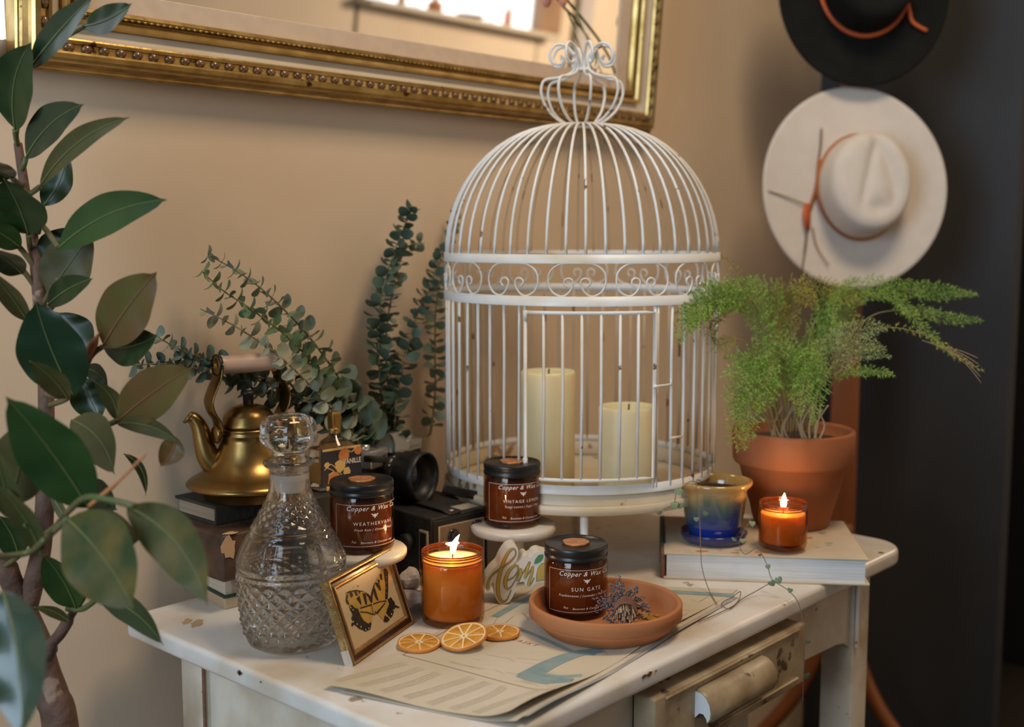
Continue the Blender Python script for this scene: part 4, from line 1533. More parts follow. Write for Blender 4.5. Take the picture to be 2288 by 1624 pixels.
hs_.tube([(bw * .42, .000, bh + .0005), (bw * .42, .02, bh + .0035), (bw * .42, .07, bh + .004), (bw * .42, .105, bh + .0008)], .011, 8, flat=.001 / .011, updir=(1, 0, 0))
hs_.build('handle_strap', 'leather', t)
MB().ball((bw * .42, .008, bh + .0035), .004, 12, (1, 1, .4)).build('strap_stud', 'chrome', t)
MB().box((bw * .78, .022, bh + .0004), (.032, .024, .0012), bev=.0004).ball((bw * .78, .022, bh + .001), .004, 12, (1, 1, .3)).build('top_window', 'grey', t)
kb = MB().lathe([(.0, .012), (.011, .012), (.012, .010), (.012, .003), (.008, 0)], 28, c=(-.0, .045, bh * .58), R=Matrix.Rotation(radians(-90), 3, 'Y'), fn=lambda r, z, a, i: r * (1 + .03 * sin(22 * a)))
kb.build('winding_knob', 'leather', t)
MB().box((-.0015, .014, bh * .5), (.003, .018, bh * .62), bev=.001).build('side_plate', 'grey', t)
MB().box((-.0032, .014, bh * .5), (.001, .013, bh * .55)).build('side_inset', 'black', t)

# ------------------------------------------------------------------ left stack of books
def book(loc, w, d_, h, rz, cover, pages, label, ct=.003, name='book', rnd_spine=False, corner=True):
    """corner (0,0) at the near right vertical edge; extends -x (towards page edge) and +y"""
    t = thing(name, loc, label, 'book', rz=rz)
    MB().box((0, 0, 0), (w - .006, d_ - .008, h - 2 * ct)).build('pages', pages, t).location = (w / 2, d_ / 2, h / 2)
    c = MB()
    c.box((w / 2, d_ / 2, ct / 2), (w, d_, ct), bev=ct * .3).box((w / 2, d_ / 2, h - ct / 2), (w, d_, ct), bev=ct * .3)
    return t, c


c0 = at(503, 1362)
c0 = Vector((c0.x, c0.y, 0))
z1, z2, z3, z4, z5 = TZ, zat(503, 1336, c0), zat(503, 1290, c0), zat(503, 1186, c0), zat(503, 1142, c0)
ang = radians(-8)
t = thing('book', (c0.x, c0.y, z1), 'tan cloth book lying at the bottom of the left stack', 'book', rz=ang)
MB().box((.115, .065, (z2 - z1) / 2), (.23, .13, z2 - z1), bev=.002).build('cover', 'bk_tan', t)
t = thing('book', (c0.x, c0.y, z2), 'dark green hardback with cream page edges, second from the bottom of the left stack', 'book', rz=ang)
hh = z3 - z2
MB().box((.115, .065, .0015), (.234, .134, .003)).box((.115, .065, hh - .0015), (.234, .134, .003)).box((.2305, .065, hh / 2), (.003, .134, hh)).build('cover', 'bk_green', t)
MB().box((.114, .065, hh / 2), (.224, .126, hh - .006)).build('pages', 'pages', t)
sg_ = MB()
for k in range(7):
    sg_.box((.112, .0015, .004 + (hh - .008) * (k + .5) / 7), (.205, .0022, (hh - .008) / 7 * .55), bev=.0006)
sg_.build('page_signatures', 'bk_tan', t)
ang = radians(-1)
t = thing('book', (c0.x - .012, c0.y - .020, z3), 'thick worn brown leather book with a torn corner, in the middle of the left stack', 'book', rz=ang)
hh = z4 - z3
MB().box((.12, .0690, hh / 2), (.245, .138, hh), bev=.004).build('cover', 'bk_brown', t)
ct_ = MB()
ct_.poly(blotch((.006, -.0006, hh - .016), .013, (1, 0, 0), (0, 0, 1.3), 13, 31), (0, -.0004, 0))
ct_.poly(blotch((.012, .004, hh + .0003), .010, (1, 0, 0), (0, .7, 0), 11, 32), (0, 0, .0004))
prop(ct_.build('torn_patch', 'tear', t), 'bare tan tear at the corner')
cbk = at(484, 1172, z4)
t = thing('book', (cbk.x, cbk.y, z4), 'small black cloth book on top of the left stack, under the kettle', 'book', rz=ang)
hh = z5 - z4
MB().box((.11, .042, .002), (.23, .094, .004), bev=.001).box((.11, .042, hh - .002), (.23, .094, .004), bev=.001).box((.11, -.0035, hh / 2), (.228, .004, hh - .001), bev=.001).build('cover', 'bk_black', t)
MB().box((.11, .042, hh / 2), (.222, .086, hh - .006)).build('pages', 'pagesold', t)

# ------------------------------------------------------------------ kettle
kz = z5 + .0008
pk = at(560, 1107, kz)
Dk = (pk - CAM).dot(FW)
kt = thing('brass_kettle', (pk.x, pk.y, kz), 'old brass kettle with flared base standing on the left stack of books', 'kettle')
def KR(w): return w / FPX * Dk
def KZ(y): return zat(560, y, pk) - kz
KS = -.0
kp = [(1, 1107), (100, 1107), (103, 1105), (103, 1088), (110, 1086), (134, 1080), (139, 1076), (139, 1073), (132, 1066), (113, 1056), (93, 1042), (78, 1022), (69, 1000), (63, 982), (60, 972), (62, 969), (62, 965), (59, 962), (61, 958), (61, 955), (57, 952), (.5, 952)]
MB().lathe([(KR(w), KZ(y)) for w, y in kp], 96).build('body', 'brass', kt)
lp_ = [(.5, 901), (14, 902), (34, 907), (47, 916), (55, 928), (58, 942), (60, 946), (60, 949), (55, 952)]
ld = MB().lathe([(KR(w), KZ(y)) for w, y in lp_], 64).build('lid', 'brass', kt)
MB().lathe([(KR(w), KZ(y)) for w, y in [(.5, 872), (15, 873), (17, 878), (12, 884), (11, 902), (.5, 904)]], 24).build('knob', 'black', ld)
sd = (Vector((-RT.x, -RT.y, 0)) * .96 + Vector((-FW.x, -FW.y, 0)) * .28).normalized()
spt = [(52, 1044), (70, 1036), (86, 1015), (94, 988), (99, 962), (105, 943), (113, 931), (122, 926)]
MB().tube(spline([Vector((sd.x * KR(w) / .97, sd.y * KR(w) / .97, KZ(y))) for w, y in spt], 5), [KR(lerp(36, 13, min(1, (i / 35) ** .6))) for i in range(36)], 20).build('spout', 'brass', kt)
MB().lathe([(KR(13), 0), (KR(16), .001), (KR(16), .004), (KR(10), .0045), (KR(9), 0)], 24, c=Vector((sd.x * KR(122) / .97, sd.y * KR(122) / .97, KZ(929))), R=Vector((sd.x * .75, sd.y * .75, .65)).to_track_quat('Z', 'Y').to_matrix()).build('spout_lip', 'golddk', kt)
hd_ = (Vector((-RT.x, -RT.y, 0)) * .78 + Vector((-FW.x, -FW.y, 0)) * .625).normalized()
def hp(w, y): return Vector((hd_.x * KR(w) / .78, hd_.y * KR(w) / .78, KZ(y)))
sidev = Vector((-hd_.y, hd_.x, 0))
for sg1 in (1, -1):
    hb_ = MB()
    pts = [hp(sg1 * 56, 956), hp(sg1 * 58, 934), hp(sg1 * 68, 912), hp(sg1 * 72, 888), hp(sg1 * 64, 860), hp(sg1 * 56, 838), hp(sg1 * 53, 806)]
    hb_.tube(spline(pts, 5), [.0155] * 31, 10, flat=.12, updir=tuple(sidev))
    hb_.build('handle_strap', 'brass', kt)
    MB().lathe([(.001, .003), (.010, .003), (.012, 0), (.010, -.003), (.001, -.003)], 20, c=hp(sg1 * 60, 962), R=hd_.to_track_quat('Z', 'Y').to_matrix()).build('handle_rivet', 'brass', kt)
gr = MB()
q0, q1_ = hp(56, 811), hp(-54, 811)
Rg = (q1_ - q0).normalized().to_track_quat('Z', 'Y').to_matrix()
Lg = (q1_ - q0).length
gr.lathe([(.001, 0), (.0115, 0), (.0135, .003), (.0115, .012), (.0125, Lg * .5), (.0115, Lg - .012), (.0135, Lg - .003), (.0115, Lg), (.001, Lg)], 28, c=q0, R=Rg)
gr.build('grip', 'pink', kt)
MB().lathe([(.001, -.005), (.0035, -.005), (.0045, -.003), (.009, -.002), (.0125, -.0015), (.013, .0005), (.001, .0005)], 28, c=q0, R=Rg).build('grip_end', 'brass', kt)
MB().lathe([(.0128, -.002), (.0145, -.001), (.0145, .003), (.0128, .003)], 28, c=q0, R=Rg).build('grip_ring', 'black', kt)

# ------------------------------------------------------------------ perfume bottle
pf = at(716, 1108, z5 - .001)
pfb = dep(716, 1100, 1.475)
pt = thing('perfume_bottle', (pfb.x, pfb.y, 0), 'small glass perfume bottle with navy floral label reading VANILLE and a gold cap', 'bottle', rz=radians(-6))
# a dark book under the perfume bottle, seen between jar and decanter
zpb = pfb.z
pt.location.z = zpb
t = thing('book', (pfb.x - .022, pfb.y - .010, TZ), 'dark worn book lying under the perfume bottle', 'book', rz=radians(-4))
MB().box((.06, .05, (zpb - TZ - .001) / 2), (.125, .11, zpb - TZ - .001), bev=.002).build('cover', 'bk_black', t)
phh = zat(716, 1005, pfb) - zpb
pw_ = .066
MB().box((pw_ / 2, .016, phh / 2), (pw_, .030, phh), bev=.003).build('glass_body', 'glass', pt)
MB().box((pw_ / 2, .016, phh * .42), (pw_ - .008, .023, phh * .5)).build('perfume', 'ochre', pt)
sh_ = MB().lathe([(.022, phh - .002), (.018, phh + .006), (.008, phh + .012), (.0065, phh + .018), (.001, phh + .018)], 24, c=(pw_ / 2, .016, 0))
sh_.build('shoulder', 'glass', pt)
cp_ = MB()
cp_.box((pw_ / 2, .016, phh + .033), (.013, .013, .022), bev=.001)
cp_.lathe([(.0075, phh + .016), (.008, phh + .018), (.0075, phh + .020), (.008, phh + .022), (.0070, phh + .023)], 20, c=(pw_ / 2, .016, 0))
cpo = cp_.build('cap', 'gold', pt)
MB().box((pw_ / 2, .0090, phh + .033), (.008, .001, .016)).build('cap_inset', 'golddk', cpo)
lb = MB().box((pw_ / 2, .0002, phh * .52), (pw_ - .006, .0008, phh * .86))
lb.build('label', 'label', pt)
lf_, ly_ = MB(), MB()
for (x, z, r, w_) in ((.036, .80, .0085, 0), (.020, .26, .0100, 0), (.058, .86, .006, 0), (.030, .55, .0085, 1), (.010, .62, .004, 1), (.040, .40, .006, 1), (.032, .20, .004, 1)):
    mbx = ly_ if w_ else lf_
    rr_ = random.Random(int(x * 1000))
    mbx.poly([(x + r * (.8 + .3 * rr_.random()) * cos(a), -.0006, phh * z + r * (.8 + .3 * rr_.random()) * sin(a)) for a in [2 * pi * i / 12 for i in range(12)]], (0, -.0003, 0))
for pts in ([(.006, .5), (.016, .62), (.026, .45), (.034, .30)], [(.040, .92), (.048, .85), (.054, .95)], [(.012, .38), (.020, .45), (.010, .55)]):
    ly_.tube(spline([(x, -.0006, phh * z) for x, z in pts], 4), .0007, 5)
ly_.box((pw_ / 2, -.0004, phh * .965), (pw_ - .008, .0005, .003)).box((.026, -.0004, phh * .06), (.034, .0005, .006))
lf_.build('label_roses', 'lblor', pt)
ly_.build('label_leaves', 'lblye', pt)
tv = MB()
put_text(tv, text_geo('VANILLE', .0095, 0, 1.0, .0001), lambda x, y: (.0485 + x * .76, -.0010, phh * .58 + y))
tv.build('label_text', 'print', pt, recalc=False)

# ------------------------------------------------------------------ SLR camera
sl = dep(845, 1040, 1.60)
cz0 = sl.z - .062
st_ = thing('film_camera', (sl.x, sl.y, 0), 'silver and black film camera with a large black lens, left of the birdcage', 'camera', rz=radians(13))
st_.location.z = TZ
base_h = cz0 - TZ
MB().box((.055, .024, base_h + .033), (.135, .030, .066), bev=.004).build('body', 'leather', st_)
if base_h > .002:
    t = thing('book', (sl.x + .03, sl.y + .02, TZ), 'dark book hidden under the film camera', 'book', rz=radians(-3))
    MB().box((.03, .01, (base_h - .001) / 2), (.16, .09, base_h - .001), bev=.002).build('cover', 'bk_black', t)
tp_ = MB()
tp_.box((.004, .020, base_h + .0715), (.040, .040, .026), bev=.002)
tp_.box((.055, .024, base_h + .071), (.135, .030, .010), bev=.001)
tp_.box((.105, .024, base_h + .0745), (.038, .030, .014), bev=.002)
tp_.build('top_plate', 'chrome', st_)
pr_ = MB()
pa = [(.026, -.004), (.074, -.004), (.074, .040), (.026, .040)]
pb = [(.036, .004), (.064, .004), (.064, .034), (.036, .034)]
zb_, zt2 = base_h + .076, base_h + .100
pr_.smooth = False
pr_.add([(x, y, zb_) for x, y in pa] + [(x, y, zt2) for x, y in pb], [(0, 1, 5, 4), (1, 2, 6, 5), (2, 3, 7, 6), (3, 0, 4, 7), (4, 5, 6, 7), (3, 2, 1, 0)])
pr_.build('prism_hump', 'chrome', st_)
MB().box((.050, .020, zt2 + .001), (.020, .016, .003)).build('hot_shoe', 'black', st_)
MB().lathe([(.007, 0), (.007, .005), (.001, .005)], 20, c=(.0, .022, base_h + .0845)).build('shutter_dial', 'chrome', st_)
MB().lathe([(.009, 0), (.009, .006), (.001, .006)], 20, c=(.105, .024, base_h + .0815)).build('rewind_knob', 'chrome', st_)
tn = MB()
put_text(tn, text_geo('ZENIT', .009, 0, 1.1, .0002), lambda x, y: (.004 + x, -.0004, base_h + .068 + y))
tn.build('badge', 'black', st_, recalc=False)
Ry = Matrix.Rotation(radians(90), 3, 'X')
ln_ = MB()
ln_.lathe([(r_ * 1.12, z_ * .86) for r_, z_ in [(.024, 0), (.026, .004), (.026, .014), (.028, .016), (.028, .030), (.027, .032), (.0305, .036), (.0305, .060), (.0315, .062), (.0315, .074), (.0295, .075), (.0285, .066), (.024, .050), (.001, .050)]], 64, c=(.036, .010, base_h + .044), R=Ry, fn=lambda r, z, a, i: r * (1 + (.012 * (sin(30 * a) > 0) if i in (6, 7) else 0)))
lno = ln_.build('lens_barrel', 'black', st_)
MB().lathe([(.024, .051), (.015, .055), (.001, .057)], 40, c=(.036, .018, base_h + .044), R=Ry).build('lens_glass', 'lensglass', lno)
tn = MB()
for k, s_ in enumerate(('7', '16', '4')):
    g_ = text_geo(s_, .0055, 0, 1, .0001)
    a0 = radians(118 + k * 14)
    put_text(tn, g_, lambda x, y, a0=a0: (.036 + .0316 * cos(a0 - x / .028) , .010 - .020 - y * .8, base_h + .044 + .0318 * sin(a0 - x / .028)))
tn.build('lens_markings', 'print', lno, recalc=False)
sp_ = MB()
sp_.tube(spline([(-.012, .016, base_h + .072), (-.026, -.004, base_h + .076), (-.012, -.020, base_h + .074), (.004, -.006, base_h + .066)], 6), .0045, 8, flat=.25)
sp_.build('strap', 'leather', st_)
s2 = MB()
pA = [dep(990, 1090, 1.59), dep(1030, 1100, 1.60), dep(1075, 1110, 1.62), dep(1105, 1125, 1.63), dep(1150, 1150, 1.66)]
s2.tube(spline(pA, 6), .0065, 8, flat=.2, updir=(0, 0, 1))
s2.build('neck_strap', 'black', st_, world=True)

# ------------------------------------------------------------------ white book under the pots
bl, br_ = at(1484, 1293), at(1938, 1309)
wb_z = .0365
dirb = (Vector((br_.x, br_.y, 0)) - Vector((bl.x, bl.y, 0)))
wlen = dirb.length
rzb = atan2(dirb.y, dirb.x)
wbk = thing('white_book', (bl.x, bl.y, TZ), 'big cream covered book with floral print and white page edges, under the potted plants', 'book', rz=rzb)
dpt = .205
MB().box((wlen / 2, dpt / 2, wb_z / 2), (wlen - .006, dpt - .004, wb_z - .006)).build('pages', 'pages_w', wbk)
cvr = MB()
cvr.box((wlen / 2 + .001, dpt / 2, .0015), (wlen + .004, dpt + .003, .003), bev=.001)
cvr.box((wlen / 2, dpt / 2, wb_z - .0015), (wlen + .001, dpt + .001, .003), bev=.001)
cvr.build('cover', 'cream', wbk)
spn = MB()
spn.box((-.002, dpt * .60, wb_z * .62), (.007, dpt * .75, wb_z * .86), bev=.002)
prop(spn.build('spine', 'bk_green', wbk), 'dark green spine')
spn = MB().box((-.002, dpt * .11, wb_z * .5), (.006, dpt * .2, wb_z * .98), bev=.002)
prop(spn.build('torn_spine_end', 'twine', wbk), 'torn brown end of the spine')
rf = random.Random(11)
for (fx, fy, r) in ((.05, .012, .010), (.095, .010, .006), (.13, .016, .011), (.075, .02, .004), (.16, .05, .01), (.20, .10, .012)):
    fl = MB().poly([(fx + r * (.7 + .5 * rf.random()) * cos(a), fy + r * .5 * (.7 + .5 * rf.random()) * sin(a), wb_z + .0002) for a in [2 * pi * i / 12 for i in range(12)]])
    prop(fl.build('printed_flower', 'lblor', wbk, recalc=False), 'orange printed flower')
fl = MB()
for k in range(26):
    fx, fy, r = rf.uniform(.02, wlen - .02), rf.uniform(.008, dpt - .02), rf.uniform(.003, .008)
    fl.poly([(fx + r * (.7 + .5 * rf.random()) * cos(a), fy + r * .4 * sin(a), wb_z + .0003) for a in [2 * pi * i / 8 for i in range(8)]])
prop(fl.build('printed_leaves', 'eucp', wbk, recalc=False), 'faded green and yellow printed leaves')
ZB = TZ + wb_z + .0006

# ------------------------------------------------------------------ blue glazed pot with trailing vine
p = at(1594, 1201, ZB + .004)
bp_ = thing('blue_glazed_pot', (p.x, p.y, ZB), 'small pot glazed ochre running into cobalt blue, with trailing heart vine, on the white book', 'plant pot')
Db = (p - CAM).dot(FW)
def BRr(w): return w / FPX * Db
def BZ(y): return zat(1594, y, p) - ZB
MB().lathe([(.001, 0), (BRr(60), 0), (BRr(68), .003), (BRr(75), BZ(1186)), (BRr(73), BZ(1183)), (BRr(64), .006), (.001, .005)], 56).build('saucer', 'navy', bp_)
gz, tgz, bgz = nt('ochre_to_blue_glaze')
bgz.inputs['Roughness'].default_value = .12
bgz.inputs['Coat Weight'].default_value = .6
Ng, Lg_ = tgz.nodes, tgz.links
tc = Ng.new('ShaderNodeTexCoord')
sx = Ng.new('ShaderNodeSeparateXYZ')
Lg_.new(tc.outputs['Object'], sx.inputs[0])
nz = Ng.new('ShaderNodeTexNoise')
nz.inputs['Scale'].default_value = 28
mpn = Ng.new('ShaderNodeMapping')
mpn.inputs['Scale'].default_value = (1, 1, .12)
Lg_.new(tc.outputs['Object'], mpn.inputs[0])
Lg_.new(mpn.outputs[0], nz.inputs['Vector'])
ma = Ng.new('ShaderNodeMath')
ma.operation = 'MULTIPLY_ADD'
ma.inputs[1].default_value = .06
Lg_.new(nz.outputs['Fac'], ma.inputs[0])
Lg_.new(sx.outputs['Z'], ma.inputs[2])
mrg = Ng.new('ShaderNodeMapRange')
mrg.inputs[1].default_value = .030
mrg.inputs[2].default_value = .118
Lg_.new(ma.outputs[0], mrg.inputs[0])
cr = Ng.new('ShaderNodeValToRGB')
cr.color_ramp.elements[0].position = .1
cr.color_ramp.elements[0].color = (.008, .035, .36, 1)
cr.color_ramp.elements[1].position = .95
cr.color_ramp.elements[1].color = (.48, .25, .06, 1)
e_ = cr.color_ramp.elements.new(.42)
e_.color = (.02, .05, .13, 1)
e_ = cr.color_ramp.elements.new(.62)
e_.color = (.12, .15, .11, 1)
e_ = cr.color_ramp.elements.new(.78)
e_.color = (.42, .27, .10, 1)
Lg_.new(mrg.outputs[0], cr.inputs[0])
Lg_.new(cr.outputs[0], bgz.inputs['Base Color'])
M['glaze'] = gz
zr = BZ(1071)
MB().lathe([(.001, .006), (BRr(50), .006), (BRr(56), .012), (BRr(66), zr * .45), (BRr(71), zr * .78), (BRr(72), zr * .86), (BRr(80), zr * .92), (BRr(84), zr * .96), (BRr(83), zr), (BRr(78), zr * 1.005), (BRr(72), zr * .97), (BRr(66), zr * .85), (BRr(62), zr * .6), (.001, zr * .6)], 64).build('pot', 'glaze', bp_)
MB().lathe([(BRr(66), zr * .84), (BRr(40), zr * .87), (.001, zr * .86)], 32).build('soil', 'soil', bp_)


def heart(mb, c, r, d_, nrm_):
    d_ = Vector(d_).normalized()
    nrm_ = Vector(nrm_).normalized()
    s_ = d_.cross(nrm_).normalized()
    P_ = [(0, -.9), (.45, -.55), (.85, -.05), (.9, .4), (.6, .75), (.25, .75), (0, .5), (-.25, .75), (-.6, .75), (-.9, .4), (-.85, -.05), (-.45, -.55)]
    vs = [Vector(c) + s_ * (x * r) - d_ * (y * r) for x, y in P_] + [Vector(c) + nrm_ * (r * .18)]
    n_ = len(P_)
    mb.add(vs, [(i, (i + 1) % n_, n_) for i in range(n_)])


def vine(pts, leaves, r=.0006):
    MB().tube(spline(pts, 6), r, 5).build('vine_stem', 'vine', bp_, world=True)
    for (q, rr) in leaves:
        h_ = MB()
        heart(h_, q, rr, (random.uniform(-.5, .5), random.uniform(-.5, .5), -.7), -FW + Vector((random.uniform(-.4, .4), random.uniform(-.4, .4), random.uniform(-.2, .5))))
        h_.build('heart_leaf', 'vleaf', bp_, world=True, recalc=False)


dz = lambda x, y, D: dep(x, y, D)
vine([dz(1580, 1085, 1.60), dz(1560, 1072, 1.565), dz(1556, 1085, 1.555), dz(1563, 1160, 1.545), dz(1566, 1235, 1.53), dz(1570, 1275, 1.52), dz(1585, 1320, 1.50), at(1602, 1350, TZ + .003)],
     [(dz(1576, 1147, 1.54), .0045), (dz(1556, 1160, 1.545), .0038)])
vine([dz(1575, 1082, 1.60), dz(1545, 1075, 1.57), dz(1530, 1085, 1.57), dz(1512, 1098, 1.57), dz(1505, 1125, 1.57), dz(1478, 1140, 1.57)],
     [(dz(1516, 1098, 1.565), .0065), (dz(1508, 1128, 1.565), .006), (dz(1474, 1146, 1.56), .0045), (dz(1452, 1112, 1.6), .0025), (dz(1520, 1130, 1.57), .005)])
vine([dz(1640, 1080, 1.60), dz(1665, 1100, 1.575), dz(1678, 1150, 1.565), dz(1660, 1190, 1.56), dz(1652, 1215, 1.545), dz(1664, 1238, 1.53), dz(1690, 1225, 1.525), dz(1703, 1240, 1.52), dz(1715, 1265, 1.51), dz(1726, 1295, 1.495), dz(1760, 1318, 1.48), dz(1785, 1350, 1.475), dz(1797, 1420, 1.47), dz(1796, 1500, 1.475), dz(1793, 1570, 1.48)],
     [(dz(1681, 1170, 1.555), .0048), (dz(1659, 1208, 1.54), .0045), (dz(1698, 1240, 1.51), .003), (dz(1716, 1266, 1.50), .004), (dz(1740, 1296, 1.48), .0055), (dz(1725, 1303, 1.485), .0055), (dz(1765, 1319, 1.47), .0040), (dz(1806, 1434, 1.465), .0036), (dz(1803, 1510, 1.47), .0055), (dz(1640, 1205, 1.54), .004)])
vine([dz(1728, 1298, 1.49), dz(1690, 1320, 1.49), at(1655, 1340, TZ + .003), at(1630, 1360, TZ + .002), at(1612, 1348, TZ + .004), at(1640, 1332, TZ + .008)], [])
vine([at(1640, 1330, TZ + .006), at(1655, 1322, TZ + .01), at(1640, 1352, TZ + .003), at(1560, 1390, TZ + .003)], [])

# ------------------------------------------------------------------ potted asparagus fern
p = at(1767, 1168, ZB)
fn_ = thing('potted_fern', (p.x, p.y, ZB), 'feathery asparagus fern in a terracotta pot at the back of the white book', 'potted plant')
Df = (p - CAM).dot(FW)
def FRr(w): return w / FPX * Df
def FZ(y): return zat(1760, y, p) - ZB
zr = FZ(957)
zc2 = FZ(1032)
MB().lathe([(.001, 0), (FRr(78), 0), (FRr(82), .002), (FRr(118), zc2), (FRr(127), zc2 + .001), (FRr(131), zc2 + .006), (FRr(134), zr - .003), (FRr(131), zr), (FRr(124), zr), (FRr(121), zr - .004), (FRr(112), zc2), (FRr(110), zc2 + .01), (.001, zc2 + .01)], 80).build('pot', 'terrapot', fn_)
MB().lathe([(FRr(119), zr - .018), (FRr(80), zr - .014), (.001, zr - .015)], 40).build('soil', 'soil', fn_)


def frond(pxs, wid, mat, dens=1.0, start=.3, droop=.0, seed=0, name='frond'):
    rn = random.Random(seed)
    pts = spline([dep(x, y, D_) for x, y, D_ in pxs], 10)
    mb = MB()
    k_ = len(pts)
    mb.cur = 1
    mb.tube(pts, [lerp(.0009, .0004, i / k_) for i in range(k_)], 5)
    mb.cur = 0
    mb.smooth = False
    L_ = [0]
    for i in range(1, k_): L_.append(L_[-1] + (pts[i] - pts[i - 1]).length)
    tot = L_[-1]
    nb = int(tot / .0036 * dens)
    for b in range(nb):
        f = start + (1 - start) * b / nb
        s_ = f * tot
        i = min(k_ - 2, max(0, next((j for j in range(k_ - 1) if L_[j + 1] >= s_), k_ - 2)))
        base = lerp(pts[i], pts[i + 1], (s_ - L_[i]) / max(1e-6, L_[i + 1] - L_[i]))
        td = (pts[i + 1] - pts[i]).normalized()
        g_ = (f - start) / (1 - start)
        ln2 = wid * (.35 + .65 * sin(pi * min(1, g_ * .9 + .12)) ** .7) * rn.uniform(.7, 1.15) * (1.0 if g_ < .8 else (1 - g_) / .2 * .75 + .25)
        sid = 1 if b % 2 else -1
        pl2 = td.cross(-FW + Vector((rn.uniform(-.6, .6), rn.uniform(-.6, .6), rn.uniform(-.3, .3)))).normalized()
        bd = (pl2 * sid + td * .75 + Vector((0, 0, -droop))).normalized()
        n2 = max(3, int(ln2 / .0014))
        for q in range(n2):
            c = base + bd * (ln2 * (q + .4) / n2)
            for _ in range(2):
                nd = (bd * .5 + Vector((rn.gauss(0, 1), rn.gauss(0, 1), rn.gauss(0, 1))) * .55).normalized()
                l2 = rn.uniform(.0034, .0062)
                wv = nd.cross(Vector((rn.gauss(0, 1), rn.gauss(0, 1), rn.gauss(0, 1)))).normalized() * .00058
                mb.add([c - wv, c + wv, c + nd * l2], [(0, 1, 2)])
    mb.build(name, [mat, 'fernstem'], fn_, world=True, recalc=False)


